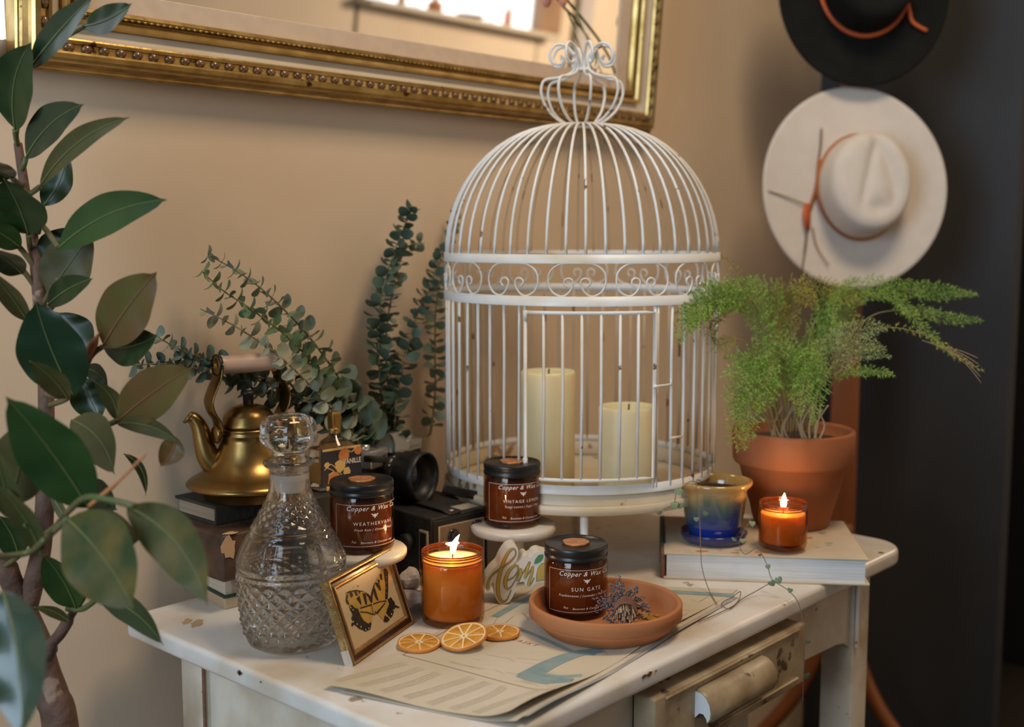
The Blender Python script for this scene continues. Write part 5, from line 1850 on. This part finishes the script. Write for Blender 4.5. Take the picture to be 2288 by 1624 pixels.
F0 = 1.66
frs = [([(1735, 968, 1.67), (1715, 800, 1.66), (1690, 690, 1.64), (1620, 662, 1.60), (1550, 690, 1.57), (1518, 770, 1.55)], .034, 'fern', 1.0, .35),
       ([(1735, 968, 1.67), (1705, 780, 1.66), (1680, 680, 1.63), (1600, 668, 1.59), (1545, 700, 1.56), (1540, 740, 1.55)], .030, 'fern', 1.1, .6),
       ([(1740, 968, 1.67), (1730, 780, 1.68), (1730, 660, 1.66), (1660, 640, 1.64), (1600, 660, 1.62), (1555, 690, 1.6)], .020, 'fern', .9, .5),
       ([(1745, 968, 1.68), (1700, 830, 1.66), (1660, 760, 1.64), (1600, 770, 1.63), (1590, 720, 1.62), (1640, 690, 1.6)], .016, 'ferny', .7, .6),
       ([(1780, 965, 1.68), (1800, 800, 1.70), (1830, 700, 1.72), (1900, 642, 1.74), (2050, 648, 1.75), (2185, 658, 1.76)], .022, 'fern', 1.0, .4),
       ([(1800, 962, 1.69), (1850, 830, 1.70), (1940, 710, 1.72), (2050, 695, 1.73), (2120, 712, 1.74), (2197, 716, 1.75)], .012, 'fern', .6, .62),
       ([(1810, 965, 1.68), (1830, 880, 1.67), (1880, 800, 1.66), (1960, 735, 1.64), (2060, 745, 1.62), (2130, 790, 1.60), (2200, 832, 1.58)], .008, 'ferny', .35, .55),
       ([(1800, 960, 1.69), (1830, 800, 1.72), (1900, 680, 1.73), (1990, 660, 1.72), (2050, 720, 1.70), (2130, 795, 1.68)], .013, 'fern', .9, .45),
       ([(1745, 968, 1.66), (1720, 870, 1.63), (1680, 800, 1.61), (1650, 850, 1.59), (1645, 940, 1.58)], .030, 'fern', 1.2, .25),
       ([(1750, 968, 1.66), (1740, 860, 1.64), (1710, 790, 1.62), (1680, 830, 1.60), (1672, 940, 1.58), (1662, 1005, 1.575)], .028, 'fern', 1.1, .3),
       ([(1760, 968, 1.66), (1760, 860, 1.64), (1745, 800, 1.62), (1720, 830, 1.60), (1705, 920, 1.59)], .030, 'fern', 1.2, .25),
       ([(1765, 968, 1.66), (1775, 850, 1.65), (1790, 780, 1.63), (1800, 830, 1.61), (1785, 930, 1.60)], .028, 'fern', 1.1, .25),
       ([(1770, 965, 1.66), (1790, 860, 1.64), (1815, 790, 1.63), (1830, 850, 1.61), (1815, 950, 1.60)], .020, 'fern', 1.0, .3),
       ([(1775, 965, 1.68), (1770, 780, 1.70), (1770, 680, 1.70), (1800, 640, 1.70), (1880, 655, 1.71), (1930, 680, 1.71)], .022, 'ferny', .9, .45),
       ([(1765, 965, 1.68), (1740, 790, 1.70), (1755, 650, 1.70), (1790, 655, 1.69), (1830, 690, 1.69)], .022, 'ferny', .9, .5),
       ([(1785, 965, 1.69), (1810, 830, 1.71), (1850, 740, 1.72), (1890, 690, 1.73), (1900, 660, 1.74)], .034, 'fern', 1.1, .35),
       ([(1785, 965, 1.69), (1800, 830, 1.71), (1830, 740, 1.73), (1860, 700, 1.74), (1850, 660, 1.74)], .030, 'fern', 1.1, .4),
       ([(1790, 965, 1.67), (1810, 850, 1.66), (1840, 780, 1.65), (1910, 740, 1.64), (1985, 730, 1.63)], .020, 'fernp', 1.0, .45),
       ([(1790, 965, 1.67), (1815, 870, 1.66), (1860, 800, 1.65), (1920, 770, 1.64), (1980, 780, 1.63)], .018, 'fernp', 1.0, .4),
       ([(1795, 965, 1.67), (1825, 880, 1.66), (1860, 830, 1.65), (1930, 790, 1.64), (1990, 797, 1.63)], .014, 'fernp', 1.0, .4),
       ([(1815, 965, 1.68), (1840, 890, 1.67), (1880, 840, 1.65), (1940, 828, 1.63), (1997, 838, 1.61)], .010, 'fern', 1.1, .5),
       ([(1750, 965, 1.68), (1720, 860, 1.67), (1670, 800, 1.66), (1615, 800, 1.65)], .010, 'fern', .9, .5),
       ([(1730, 968, 1.66), (1690, 900, 1.62), (1660, 880, 1.60), (1645, 960, 1.58), (1650, 1010, 1.575)], .022, 'ferny', .8, .3),
       ([(1765, 965, 1.68), (1750, 760, 1.70), (1700, 690, 1.70), (1640, 670, 1.68), (1600, 690, 1.66)], .022, 'fern', .9, .45),
       ([(1780, 965, 1.66), (1775, 880, 1.64), (1765, 790, 1.62), (1740, 760, 1.62), (1700, 770, 1.62)], .026, 'fern', 1.0, .3),
       ([(1740, 965, 1.66), (1700, 740, 1.66), (1660, 620, 1.66), (1600, 570, 1.66), (1575, 640, 1.65)], .006, 'ferny', .3, .6),
       ([(1815, 965, 1.68), (1845, 880, 1.67), (1900, 790, 1.66), (1860, 700, 1.69), (1890, 640, 1.71), (1920, 625, 1.71)], .012, 'fern', .6, .6)]
for i, (a, b, c, d_, e) in enumerate(frs):
    frond(a, b, c, d_, e, seed=i)
dst = MB()
for k in range(14):
    x = random.uniform(1700, 1830)
    dst.tube(spline([dep(x, 985, 1.655), dep(x + random.uniform(-15, 15), 950, 1.655), dep(x + random.uniform(-30, 30), 905, 1.65)], 4), [.0018] * 5 + [.0012] * 4, 5)
prop(dst.build('dry_stems', 'fernd', fn_, world=True), 'pale dry stem bases')
dtw = MB()
for k in range(5):
    y = 770 + k * 3
    dtw.tube(spline([dep(2060, 760, 1.62), dep(2110, 775 + k, 1.61), dep(2150 + k * 2, 785 + k * 7, 1.60), dep(2185 + 2 * k, 800 + k * 14, 1.59)], 4), .0004, 4)
dtw.build('dry_tip', 'fernd', fn_, world=True)

# ------------------------------------------------------------------ eucalyptus
def euc_branch(pxs, label, mat, r0, r1, sp, seed, flatn=.6, group=None):
    rn = random.Random(seed)
    pts = spline([aty(x, y, Y) for x, y, Y in pxs], 10)
    base = pts[0]
    t = thing('eucalyptus_branch', base, label, 'eucalyptus branch')
    k_ = len(pts)
    MB().tube(pts, [lerp(.0018, .0007, i / k_) for i in range(k_)], 6).build('stem', 'eucstem', t, world=True)
    mb = MB()
    L_ = [0]
    for i in range(1, k_): L_.append(L_[-1] + (pts[i] - pts[i - 1]).length)
    tot = L_[-1]
    s_ = .012
    j = 0
    while s_ < tot:
        f = s_ / tot
        i = min(k_ - 2, next((q for q in range(k_ - 1) if L_[q + 1] >= s_), k_ - 2))
        c = lerp(pts[i], pts[i + 1], (s_ - L_[i]) / max(1e-6, L_[i + 1] - L_[i]))
        td = (pts[i + 1] - pts[i]).normalized()
        a1 = td.cross(Vector((0, 0, 1)) if abs(td.z) < .9 else Vector((1, 0, 0))).normalized()
        a2 = td.cross(a1)
        ph = (pi / 2) * (j % 2) + rn.uniform(-.35, .35)
        r = lerp(r0, r1, f) * rn.uniform(.85, 1.1)
        for sg in (0, pi):
            d_ = a1 * cos(ph + sg) + a2 * sin(ph + sg)
            d_ = (d_ + td * rn.uniform(.1, .45)).normalized()
            nn = (td * flatn + Vector((rn.gauss(0, 1), rn.gauss(0, 1), rn.gauss(0, 1))) * .38).normalized()
            sv = d_.cross(nn).normalized()
            nn = sv.cross(d_)
            cc_ = c + d_ * (r * 1.08)
            n_ = 12
            if cc_.y > 1.305: cc_.y = 1.305
            vs = []
            for q in range(n_):
                a = 2 * pi * q / n_
                vs.append(cc_ + d_ * (cos(a) * r * 1.05) + sv * (sin(a) * r * .86) + nn * (r * .16 * cos(2 * a)))
            vs.append(cc_ - nn * (r * .12))
            for v_ in vs:
                if v_.y > 1.314: v_.y = 1.314
            mb.add(vs, [(q, (q + 1) % n_, n_) for q in range(n_)])
        s_ += sp * lerp(1.1, .75, f)
        j += 1
    mb.build('leaves', mat, t, world=True, recalc=False)
    return t


eb = [([(828, 985, 1.235), (760, 850, 1.235), (680, 740, 1.235), (590, 650, 1.24), (520, 600, 1.25), (465, 570, 1.26)], 'long grey green eucalyptus branch reaching up left, uppermost of the left-hand fan', 'euc', .0135, .0062, .0125),
      ([(820, 985, 1.225), (740, 860, 1.22), (650, 760, 1.215), (560, 690, 1.22), (500, 650, 1.23), (450, 605, 1.24)], 'green eucalyptus branch just below the uppermost one of the left-hand fan', 'eucg', .0115, .0062, .0120),
      ([(800, 985, 1.215), (720, 890, 1.20), (640, 810, 1.18), (560, 750, 1.18), (500, 715, 1.20), (448, 690, 1.21)], 'pale eucalyptus branch with translucent leaves above the kettle handle', 'eucp', .0110, .0068, .0150),
      ([(800, 985, 1.22), (690, 900, 1.23), (600, 860, 1.25), (500, 815, 1.27), (410, 785, 1.28), (340, 745, 1.29)], 'eucalyptus branch pointing left toward the rubber plant, the upper one', 'euc', .0110, .0068, .0115),
      ([(790, 985, 1.24), (690, 920, 1.25), (600, 880, 1.26), (500, 845, 1.27), (400, 815, 1.28), (290, 815, 1.29)], 'eucalyptus branch pointing left behind the kettle, the lowest one', 'eucd', .0105, .0070, .0115),
      ([(864, 1000, 1.24), (852, 900, 1.25), (846, 780, 1.25), (850, 680, 1.26), (875, 580, 1.26), (922, 458, 1.26)], 'upright dense eucalyptus branch standing behind the film camera', 'eucd', .0110, .0075, .0085),
      ([(880, 1000, 1.22), (885, 900, 1.23), (905, 800, 1.24), (930, 710, 1.25), (960, 640, 1.25), (990, 560, 1.25)], 'eucalyptus branch leaning right toward the birdcage', 'eucd', .0110, .0070, .0100),
      ([(872, 1000, 1.26), (870, 900, 1.27), (862, 760, 1.27), (880, 640, 1.27), (905, 560, 1.27), (940, 540, 1.27)], 'upright eucalyptus branch half hidden behind the dense tall one', 'euc', .0105, .0060, .0105),
      ([(962, 968, 1.28), (972, 880, 1.28), (972, 780, 1.28), (975, 680, 1.285), (995, 580, 1.285), (1022, 460, 1.285)], 'thin eucalyptus branch against the left side of the birdcage', 'euc', .0105, .0055, .0125),
      ([(850, 1000, 1.23), (815, 955, 1.215), (785, 915, 1.21), (750, 880, 1.21), (720, 840, 1.21)], 'short eucalyptus sprig with broad leaves above the perfume bottle', 'euc', .0165, .0100, .016),
      ([(850, 1010, 1.24), (800, 965, 1.23), (760, 925, 1.23), (700, 885, 1.24), (640, 855, 1.26), (560, 840, 1.27), (520, 830, 1.27)], 'eucalyptus sprig crossing behind the kettle lid', 'eucd', .0150, .0085, .015)]
for i, (a, b, c, r0, r1, sp) in enumerate(eb):
    # lead every stem down to the tabletop behind the cameras
    x0, y0, Y0 = a[0]
    foot = aty(x0, y0, Y0)
    fpx = [(x0, y0, Y0)]
    t = euc_branch(a, b, c, r0 * 1.18, r1 * 1.15, sp, 100 + i)
    low = MB().tube(spline([foot, Vector((lerp(foot.x, 1.02, .6), lerp(foot.y, 1.255, .6), lerp(foot.z, TZ, .4))), Vector((1.02 + .006 * i, 1.255, TZ + .001))], 5), .0018, 6)
    low.build('lower_stem', 'eucstem', t, world=True)

# ------------------------------------------------------------------ coat stand and hats
ps = dep(1891, 800, 2.40)
cs = thing('coat_stand', (ps.x, ps.y, 0), 'orange-brown wooden coat stand with curved feet in the corner, holding two hats', 'coat stand')
rzc = facing(ps)
cs.rotation_euler = (0, 0, rzc)
MB().box((0, 0, 1.08), (.056, .026, 1.60), bev=.004).build('post', 'oak', cs)
for s_ in (-1, 1):
    f_ = MB()
    pts = spline([(s_ * .012, 0, .62), (s_ * .016, 0, .48), (s_ * .034, 0, .36), (s_ * .075, 0, .25), (s_ * .135, 0, .16), (s_ * .20, 0, .08), (s_ * .225, 0, .022)], 6)
    f_.tube(pts, .026, 10, flat=.6, updir=(0, 1, 0))
    f_.build('curved_foot', 'oak', cs)
for hz in (1.66, 1.30):
    MB().tube([(0, -.01, hz), (0, -.05, hz + .004), (0, -.065, hz + .014)], [.008, .007, .010], 10).build('peg', 'oak', cs)


def hat(center, normal, rx, ry, mat, label, crown_off, cw, ch, hc, tilt):
    n_ = Vector(normal).normalized()
    xr = Vector((RT.x, RT.y, 0))
    yv = n_.cross(xr).normalized() * -1
    if yv.z < 0: yv = -yv
    xr = yv.cross(n_).normalized()
    t = thing('felt_hat', center, label, 'hat')
    mat3 = Matrix((xr, yv, n_)).transposed()
    mb = MB()
    NA, rings = 96, []
    ca, sa = cos(tilt), sin(tilt)
    prof_ = [(.005, 1.0, 0)] + [(.075 * q_, 1.0 - .004 * (q_ / 10) ** 2, 0) for q_ in range(1, 11)] + [(.80, .985, 0), (.88, .955, 0), (.94, .90, 0), (.975, .80, 0), (1.0, .6, 0), (1.02, .3, 0), (1.04, .08, 0), (1.08, .0, .0)]
    vs = []
    for (f, hh, _) in prof_:
        for j in range(NA):
            a = 2 * pi * j / NA
            x, y = cos(a) * f * cw, sin(a) * f * ch
            z = hc * hh
            if hh > .85:
                u, v = x / cw, y / ch
                # teardrop crease: two pinches meeting at the front (top)
                lx = -.30 + .38 * (v + .55) / 1.4
                z -= hc * .10 * exp(-((u - lx) / .13) ** 2) * (1 / (1 + exp(-(v + .45) * 9))) * (1 / (1 + exp((v - .80) * 12)))
                lx = .56 - .40 * max(0, v + .2) ** 1.3
                z -= hc * .13 * exp(-((u - lx) / .20) ** 2) * (1 / (1 + exp(-(v + .55) * 8))) * (1 / (1 + exp((v - .85) * 12)))
                z -= hc * .09 * exp(-((u - .12) / .30) ** 2 - ((v + .55) / .16) ** 2)
            vs.append((crown_off[0] + x * ca - y * sa, crown_off[1] + x * sa + y * ca, z))
    nr = len(prof_)
    for k in range(1, 15):
        g = k / 14
        for j in range(NA):
            a = 2 * pi * j / NA
            x0 = crown_off[0] + (cos(a) * ca * cw - sin(a) * sa * ch) * 1.08
            y0 = crown_off[1] + (cos(a) * sa * cw + sin(a) * ca * ch) * 1.08
            aa = atan2(y0 / ry, x0 / rx)
            x1, y1 = cos(aa) * rx, sin(aa) * ry
            zz = .010 * g ** 2 * (1 + .5 * cos(2 * aa)) - .002
            vs.append((lerp(x0, x1, g), lerp(y0, y1, g), zz))
    tot = nr + 14
    vs_ = [tuple(mat3 @ Vector(v)) for v in vs]
    fs = [(i * NA + j, i * NA + (j + 1) % NA, (i + 1) * NA + (j + 1) % NA, (i + 1) * NA + j) for i in range(tot - 1) for j in range(NA)] + [tuple(range(NA))]
    mb.add(vs_, fs)
    o = mb.build('crown_and_brim', mat, t)
    sm_ = o.modifiers.new('thickness', 'SOLIDIFY')
    sm_.thickness = .003
    sm_.offset = -1
    return t, mat3


Dh = 2.28
hc_ = dep(1905, 420, Dh)
k_ = Dh / FPX
t, m3h = hat(hc_, -FW + RT * .06 + Vector((0, 0, .03)), 209 * k_, 226 * k_, 'felt', 'wide-brimmed cream felt hat with a tan cord band, hanging on the coat stand', (12 * k_, 0), 88 * k_, 108 * k_, .085, radians(0))
def hb2(x, y, z=0): return m3h @ Vector((x * k_, y * k_, z))
bnd = MB()
bnd.tube([hb2(12 + 95 * cos(a), 115 * sin(a), .013) for a in [2 * pi * i / 48 for i in range(49)]], .0062, 8, flat=.6)
bnd.build('cord_band', 'tanband', t)
MB().tube(spline([hb2(-80, 60, .012), hb2(-86, 0, .010), hb2(-104, -60, .008), hb2(-106, -80, .006)], 5), .006, 8, flat=.5).build('band_knot', 'tanband', t)
MB().tube([hb2(-107, -38, .008), hb2(-108, -62, .009), hb2(-106, -95, .008)], [.009, .013, .009], 8, flat=.4).build('leather_keeper', 'cordor', t)
ft = MB()
ft.tube(spline([hb2(-106, -90, .008), hb2(-112, -140, .009), hb2(-122, -200, .012)], 5), [.0045] * 6 + [.003] * 4 + [.0012], 8, flat=.25)
ft.tube(spline([hb2(-110, -40, .008), hb2(-150, -25, .010), hb2(-196, -12, .014)], 5), .0014, 6)
ft.tube(spline([hb2(-84, 50, .012), hb2(-76, 90, .01), hb2(-74, 130, .01)], 5), .0018, 6)
ft.build('feather', 'feather', t)
MB().tube(spline([hb2(-95, -90, .008), hb2(-85, -135, .008), hb2(-60, -175, .01)], 5), .0012, 6).build('cord_tail', 'tanband', t)

Dh2 = 2.26
k2 = Dh2 / FPX
hc2 = dep(1925, -12, Dh2)
t, m3k = hat(hc2, -FW + RT * .04 + Vector((0, 0, .02)), 192 * k2, 208 * k2, 'feltblk', 'wide-brimmed black felt hat with an orange cord, at the top of the coat stand', (4 * k2, 22 * k2), 92 * k2, 105 * k2, .085, 0)
def hk(x, y, z=0): return m3k @ Vector((x * k2, y * k2, z))
MB().tube([hk(4 + 102 * cos(a), 22 + 118 * sin(a), .009) for a in [2 * pi * i / 48 for i in range(49)]], .0042, 8).build('cord_band', 'cordor', t)
MB().tube(spline([hk(98, -10, .010), hk(104, -40, .010), hk(112, -65, .010), hk(142, -84, .012)], 5), .0036, 8).build('cord_tail', 'cordor', t)

# ------------------------------------------------------------------ rubber plant
PK = .94
rp_c = dep(130, 1600, 1.30 * PK)
rp = thing('rubber_plant', (rp_c.x, rp_c.y, 0), 'tall rubber plant with glossy dark leaves and brown trunk at the left of the table', 'potted plant')
def D3(x, y, D): return dep(x, y, D * PK)
tk = MB()
tk.tube(spline([Vector((rp_c.x + .01, rp_c.y - .01, .30)), Vector((rp_c.x + .008, rp_c.y - .006, .55)), D3(135, 1624, 1.30), D3(118, 1560, 1.30), D3(98, 1500, 1.30), D3(82, 1440, 1.30), D3(55, 1375, 1.30), D3(42, 1330, 1.30)], 8),
        [lerp(.020, .0135, i / 56) for i in range(57)], 14)
tk.tube(spline([D3(52, 1385, 1.30), D3(70, 1320, 1.30), D3(88, 1250, 1.29), D3(97, 1180, 1.29), D3(101, 1080, 1.29), D3(103, 960, 1.30), D3(102, 860, 1.31), D3(92, 720, 1.32), D3(84, 620, 1.32), D3(74, 540, 1.33), D3(62, 470, 1.33), D3(52, 400, 1.33), D3(40, 320, 1.33)], 6),
        [lerp(.0115, .0045, i / 72) for i in range(73)], 12)
tk.tube(spline([D3(45, 1340, 1.30), D3(22, 1290, 1.29), D3(5, 1230, 1.28), D3(-10, 1180, 1.28)], 5), [.0115] * 8 + [.008] * 8, 12)
tk.tube(spline([D3(92, 1490, 1.30), D3(110, 1445, 1.29), D3(135, 1415, 1.28), D3(165, 1365, 1.27), D3(215, 1285, 1.26)], 5), [.0095] * 6 + [.006] * 8 + [.004] * 7, 10)
tk.build('trunk', 'bark', rp, world=True)
pot_ = MB()
pot_.lathe([(.001, 0), (.10, 0), (.135, .24), (.145, .24), (.145, .28), (.132, .28), (.128, .25), (.001, .25)], 48, c=(.01, -.01, 0))
pot_.build('planter', 'terrapot', rp)
bw_ = MB()
twigs = [[(100, 880, 1.30), (150, 880, 1.28), (200, 800, 1.26), (228, 775, 1.25)], [(110, 905, 1.30), (150, 890, 1.27), (155, 865, 1.25)], [(102, 960, 1.29), (180, 985, 1.27), (230, 955, 1.26), (262, 940, 1.25)],
         [(100, 1090, 1.29), (135, 1060, 1.27), (155, 1040, 1.26)], [(98, 1195, 1.29), (125, 1175, 1.2), (155, 1140, 1.12), (200, 1110, 1.08), (300, 1130, 1.05)], [(60, 1235, 1.2), (100, 1205, 1.15), (150, 1160, 1.08)],
         [(85, 650, 1.32), (60, 615, 1.31), (40, 590, 1.30)], [(80, 600, 1.32), (50, 560, 1.31), (35, 545, 1.30)], [(95, 680, 1.32), (108, 660, 1.31), (118, 640, 1.30)], [(85, 520, 1.33), (95, 505, 1.32), (130, 552, 1.3)],
         [(90, 700, 1.31), (120, 680, 1.29), (130, 620, 1.28)], [(150, 1360, 1.27), (185, 1360, 1.26), (220, 1335, 1.25)], [(215, 1285, 1.26), (225, 1230, 1.24), (230, 1190, 1.2)], [(200, 800, 1.26), (190, 830, 1.26), (185, 850, 1.26)],
         [(40, 325, 1.33), (36, 308, 1.31), (34, 290, 1.30)], [(36, 300, 1.32), (46, 220, 1.30), (68, 152, 1.27)], [(100, 110, 1.30), (150, 80, 1.29), (188, 58, 1.28)], [(48, 380, 1.33), (54, 368, 1.32), (58, 352, 1.32)], [(55, 440, 1.33), (72, 430, 1.32), (88, 418, 1.30)], [(62, 490, 1.33), (80, 478, 1.33), (96, 460, 1.34)], [(50, 415, 1.33), (38, 408, 1.30), (28, 398, 1.28)], [(68, 560, 1.33), (66, 545, 1.31), (64, 525, 1.30)],
         [(88, 640, 1.32), (95, 625, 1.33), (104, 612, 1.33)], [(92, 760, 1.31), (78, 740, 1.28), (62, 718, 1.26)],
         [(10, 1265, 1.28), (25, 1255, 1.27), (40, 1243, 1.26)], [(-20, 1245, 1.1), (60, 1235, 1.12), (100, 1205, 1.1)]]
for w_ in twigs:
    b_ = MB()
    b_.tube(spline([D3(*q) for q in w_], 6), .0030, 8)
    b_.build('twig', 'gstem', rp, world=True)
b_ = MB().tube(spline([D3(200, 1130, 1.08), D3(265, 1075, 1.06), D3(328, 1012, 1.05)], 5), [.0022] * 5 + [.0014] * 5 + [.0005], 8)
b_.build('leaf_bud', 'tanband', rp, world=True)
bud = MB().tube(spline([D3(183, 806, 1.26), D3(200, 785, 1.25), D3(222, 742, 1.24)], 5), [.002] * 3 + [.0045] * 5 + [.0028, .0012, .0005], 8)
bud.build('leaf_bud', 'tanband', rp, world=True)


def leaf(b, t_, w, D0, D1, mat, bend=0.0, fold=.22, tw=0.0, rib='rib', shape=.9, droop=0.0):
    """b,t_ picture points of base and tip at depths D0,D1; w width in picture px; bend sideways (px), droop toward the viewer (m)"""
    D0, D1 = D0 * PK, D1 * PK
    w = w * 1.10
    B3, T3 = dep(b[0], b[1], D0), dep(t_[0], t_[1], D1)
    ax = (T3 - B3)
    sd_ = ax.normalized().cross(-FW).normalized()
    Dm = (D0 + D1) / 2
    wm = w / FPX * Dm / max(.35, cos(tw))
    bm_ = bend / FPX * Dm
    mb = MB()
    NL, NW = 22, 8
    vs = []
    for i in range(NL + 1):
        s_ = i / NL
        c = lerp(B3, T3, s_) + sd_ * (bm_ * 4 * s_ * (1 - s_)) - FW * (droop * 4 * s_ * (1 - s_))
        s2 = min(1, s_ * 1.02)
        wd_ = sin(pi * s2 ** shape) ** .75 if s2 < 1 else 0
        wd_ = max(wd_, .02 * (1 - s_))
        if s_ > .93: wd_ = max(0.012, wd_ * (1 - (s_ - .93) / .07) * .9 + .01)
        td = (lerp(B3, T3, min(1, s_ + .02)) - lerp(B3, T3, max(0, s_ - .02))).normalized()
        side = (sd_ * cos(tw) - FW * sin(tw)).normalized()
        nn = td.cross(side).normalized()
        if nn.dot(FW) > 0: nn = -nn
        for j in range(NW + 1):
            g = j / NW * 2 - 1
            g2 = g
            wave_ = .02 * wm * sin(s_ * 17 + g * 2) * abs(g)
            vs.append(c + side * (g2 * wm / 2 * wd_) + nn * (abs(g) ** 1.3 * fold * wm / 2 * wd_ + wave_))
    fs = [(i * (NW + 1) + j, i * (NW + 1) + j + 1, (i + 1) * (NW + 1) + j + 1, (i + 1) * (NW + 1) + j) for i in range(NL) for j in range(NW)]
    mb.add(vs, fs)
    o = mb.build('leaf', mat, rp, world=True, recalc=False)
    r_ = MB()
    mid = []
    for i in range(NL + 1):
        s_ = i / NL
        v_ = Vector(vs[i * (NW + 1) + NW // 2])
        mid.append(v_ - FW * .0004)
    r_.tube(mid, [lerp(.0010, .0003, i / NL) for i in range(NL + 1)], 6)
    r_.build('midrib', rib, o, world=True)
    return o


LV = [((68, 152), (210, -10), 60, 1.27, 1.20, 'rgloss', -6, .2), ((188, 58), (294, 8), 56, 1.28, 1.24, 'rdark', 10, .2), ((34, 290), (70, 95), 96, 1.30, 1.24, 'rdark', -22, .22),
      ((58, 352), (187, 233), 74, 1.32, 1.26, 'rgloss', -18, .2), ((88, 418), (290, 262), 50, 1.30, 1.22, 'rolive', -26, .3), ((96, 460), (150, 338), 60, 1.34, 1.33, 'rdark', 12, .2),
      ((28, 398), (-40, 350), 70, 1.28, 1.22, 'rdark', -10, .3), ((64, 525), (8, 398), 112, 1.30, 1.24, 'rdark', 6, .15), ((130, 555), (374, 446), 84, 1.28, 1.20, 'rgreen', -24, .2),
      ((105, 660), (205, 520), 108, 1.32, 1.30, 'rolive', 0, .15), ((104, 612), (165, 508), 74, 1.33, 1.32, 'rdark', -10, .2), ((106, 682), (208, 622), 52, 1.28, 1.24, 'rdark', -8, .3),
      ((46, 552), (-40, 500), 52, 1.30, 1.26, 'rgreen', 4, .3), ((50, 612), (-30, 556), 56, 1.28, 1.22, 'rdark', 6, .3), ((62, 718), (-30, 600), 46, 1.26, 1.20, 'rolive', 6, .3),
      ((186, 805), (124, 697), 84, 1.32, 1.32, 'rdark', 14, .2),
      ((165, 882), (80, 672), 140, 1.24, 1.20, 'rgloss', -8, .12), ((152, 890), (66, 806), 54, 1.20, 1.16, 'rolive', 8, .35),
      ((230, 772), (350, 608), 112, 1.25, 1.20, 'rbrown', -6, .12), ((232, 776), (352, 748), 78, 1.28, 1.24, 'rdark', 12, .2),
      ((180, 845), (224, 940), 74, 1.30, 1.30, 'rdark', 0, .25), ((190, 822), (242, 862), 36, 1.30, 1.28, 'rdark', -8, .3), ((262, 938), (208, 850), 38, 1.26, 1.24, 'rolive', 16, .4),
      ((262, 942), (431, 820), 100, 1.25, 1.18, 'rbrown', -6, .12), ((262, 946), (402, 990), 38, 1.25, 1.20, 'rolive', -16, .3), ((392, 975), (358, 1042), 52, 1.22, 1.21, 'rbrown', -10, .3),
      ((160, 938), (256, 1060), 86, 1.24, 1.18, 'rolive', -22, .2), ((200, 1136), (14, 886), 136, 1.12, 1.06, 'rgreen', 8, .14), ((25, 1125), (70, 935), 120, 1.16, 1.12, 'rolive', 0, .15),
      ((92, 1240), (-10, 1080), 52, 1.12, 1.08, 'rolive', 14, .3), ((42, 1245), (-4, 1150), 64, 1.26, 1.24, 'rdark', 8, .25), ((278, 1014), (326, 1108), 20, 1.26, 1.24, 'rdark', -18, .4),
      ((112, 1098), (166, 1192), 22, 1.28, 1.26, 'rolive', 0, .3), ((175, 1090), (262, 1140), 62, 1.24, 1.22, 'rdark', -10, .2),
      ((150, 1158), (300, 1362), 165, 1.08, 1.02, 'ryell', -14, .14), ((168, 1172), (316, 1206), 90, 1.16, 1.12, 'rolive', -6, .2), ((285, 1132), (465, 1352), 108, 1.08, 1.02, 'ryell', -34, .16),
      ((170, 1358), (96, 1238), 76, 1.26, 1.22, 'rgreen', 8, .3), ((155, 1388), (76, 1356), 24, 1.26, 1.24, 'rolive', 8, .4), ((220, 1336), (366, 1442), 56, 1.22, 1.16, 'rdark', -22, .2),
      ((6, 1320), (50, 1650), 132, 1.0, .94, 'rgloss', -16, .14), ((30, 1165), (-10, 1000), 60, 1.14, 1.10, 'rolive', 0, .3), ((10, 1090), (60, 1180), 30, 1.12, 1.10, 'rgreen', 0, .3)]
for i, L in enumerate(LV):
    b, t_, w, D0, D1, mt, bend, fold = L
    leaf(b, t_, w, D0, D1, mt, bend, fold, rib='ribred' if mt == 'rbrown' else 'rib')
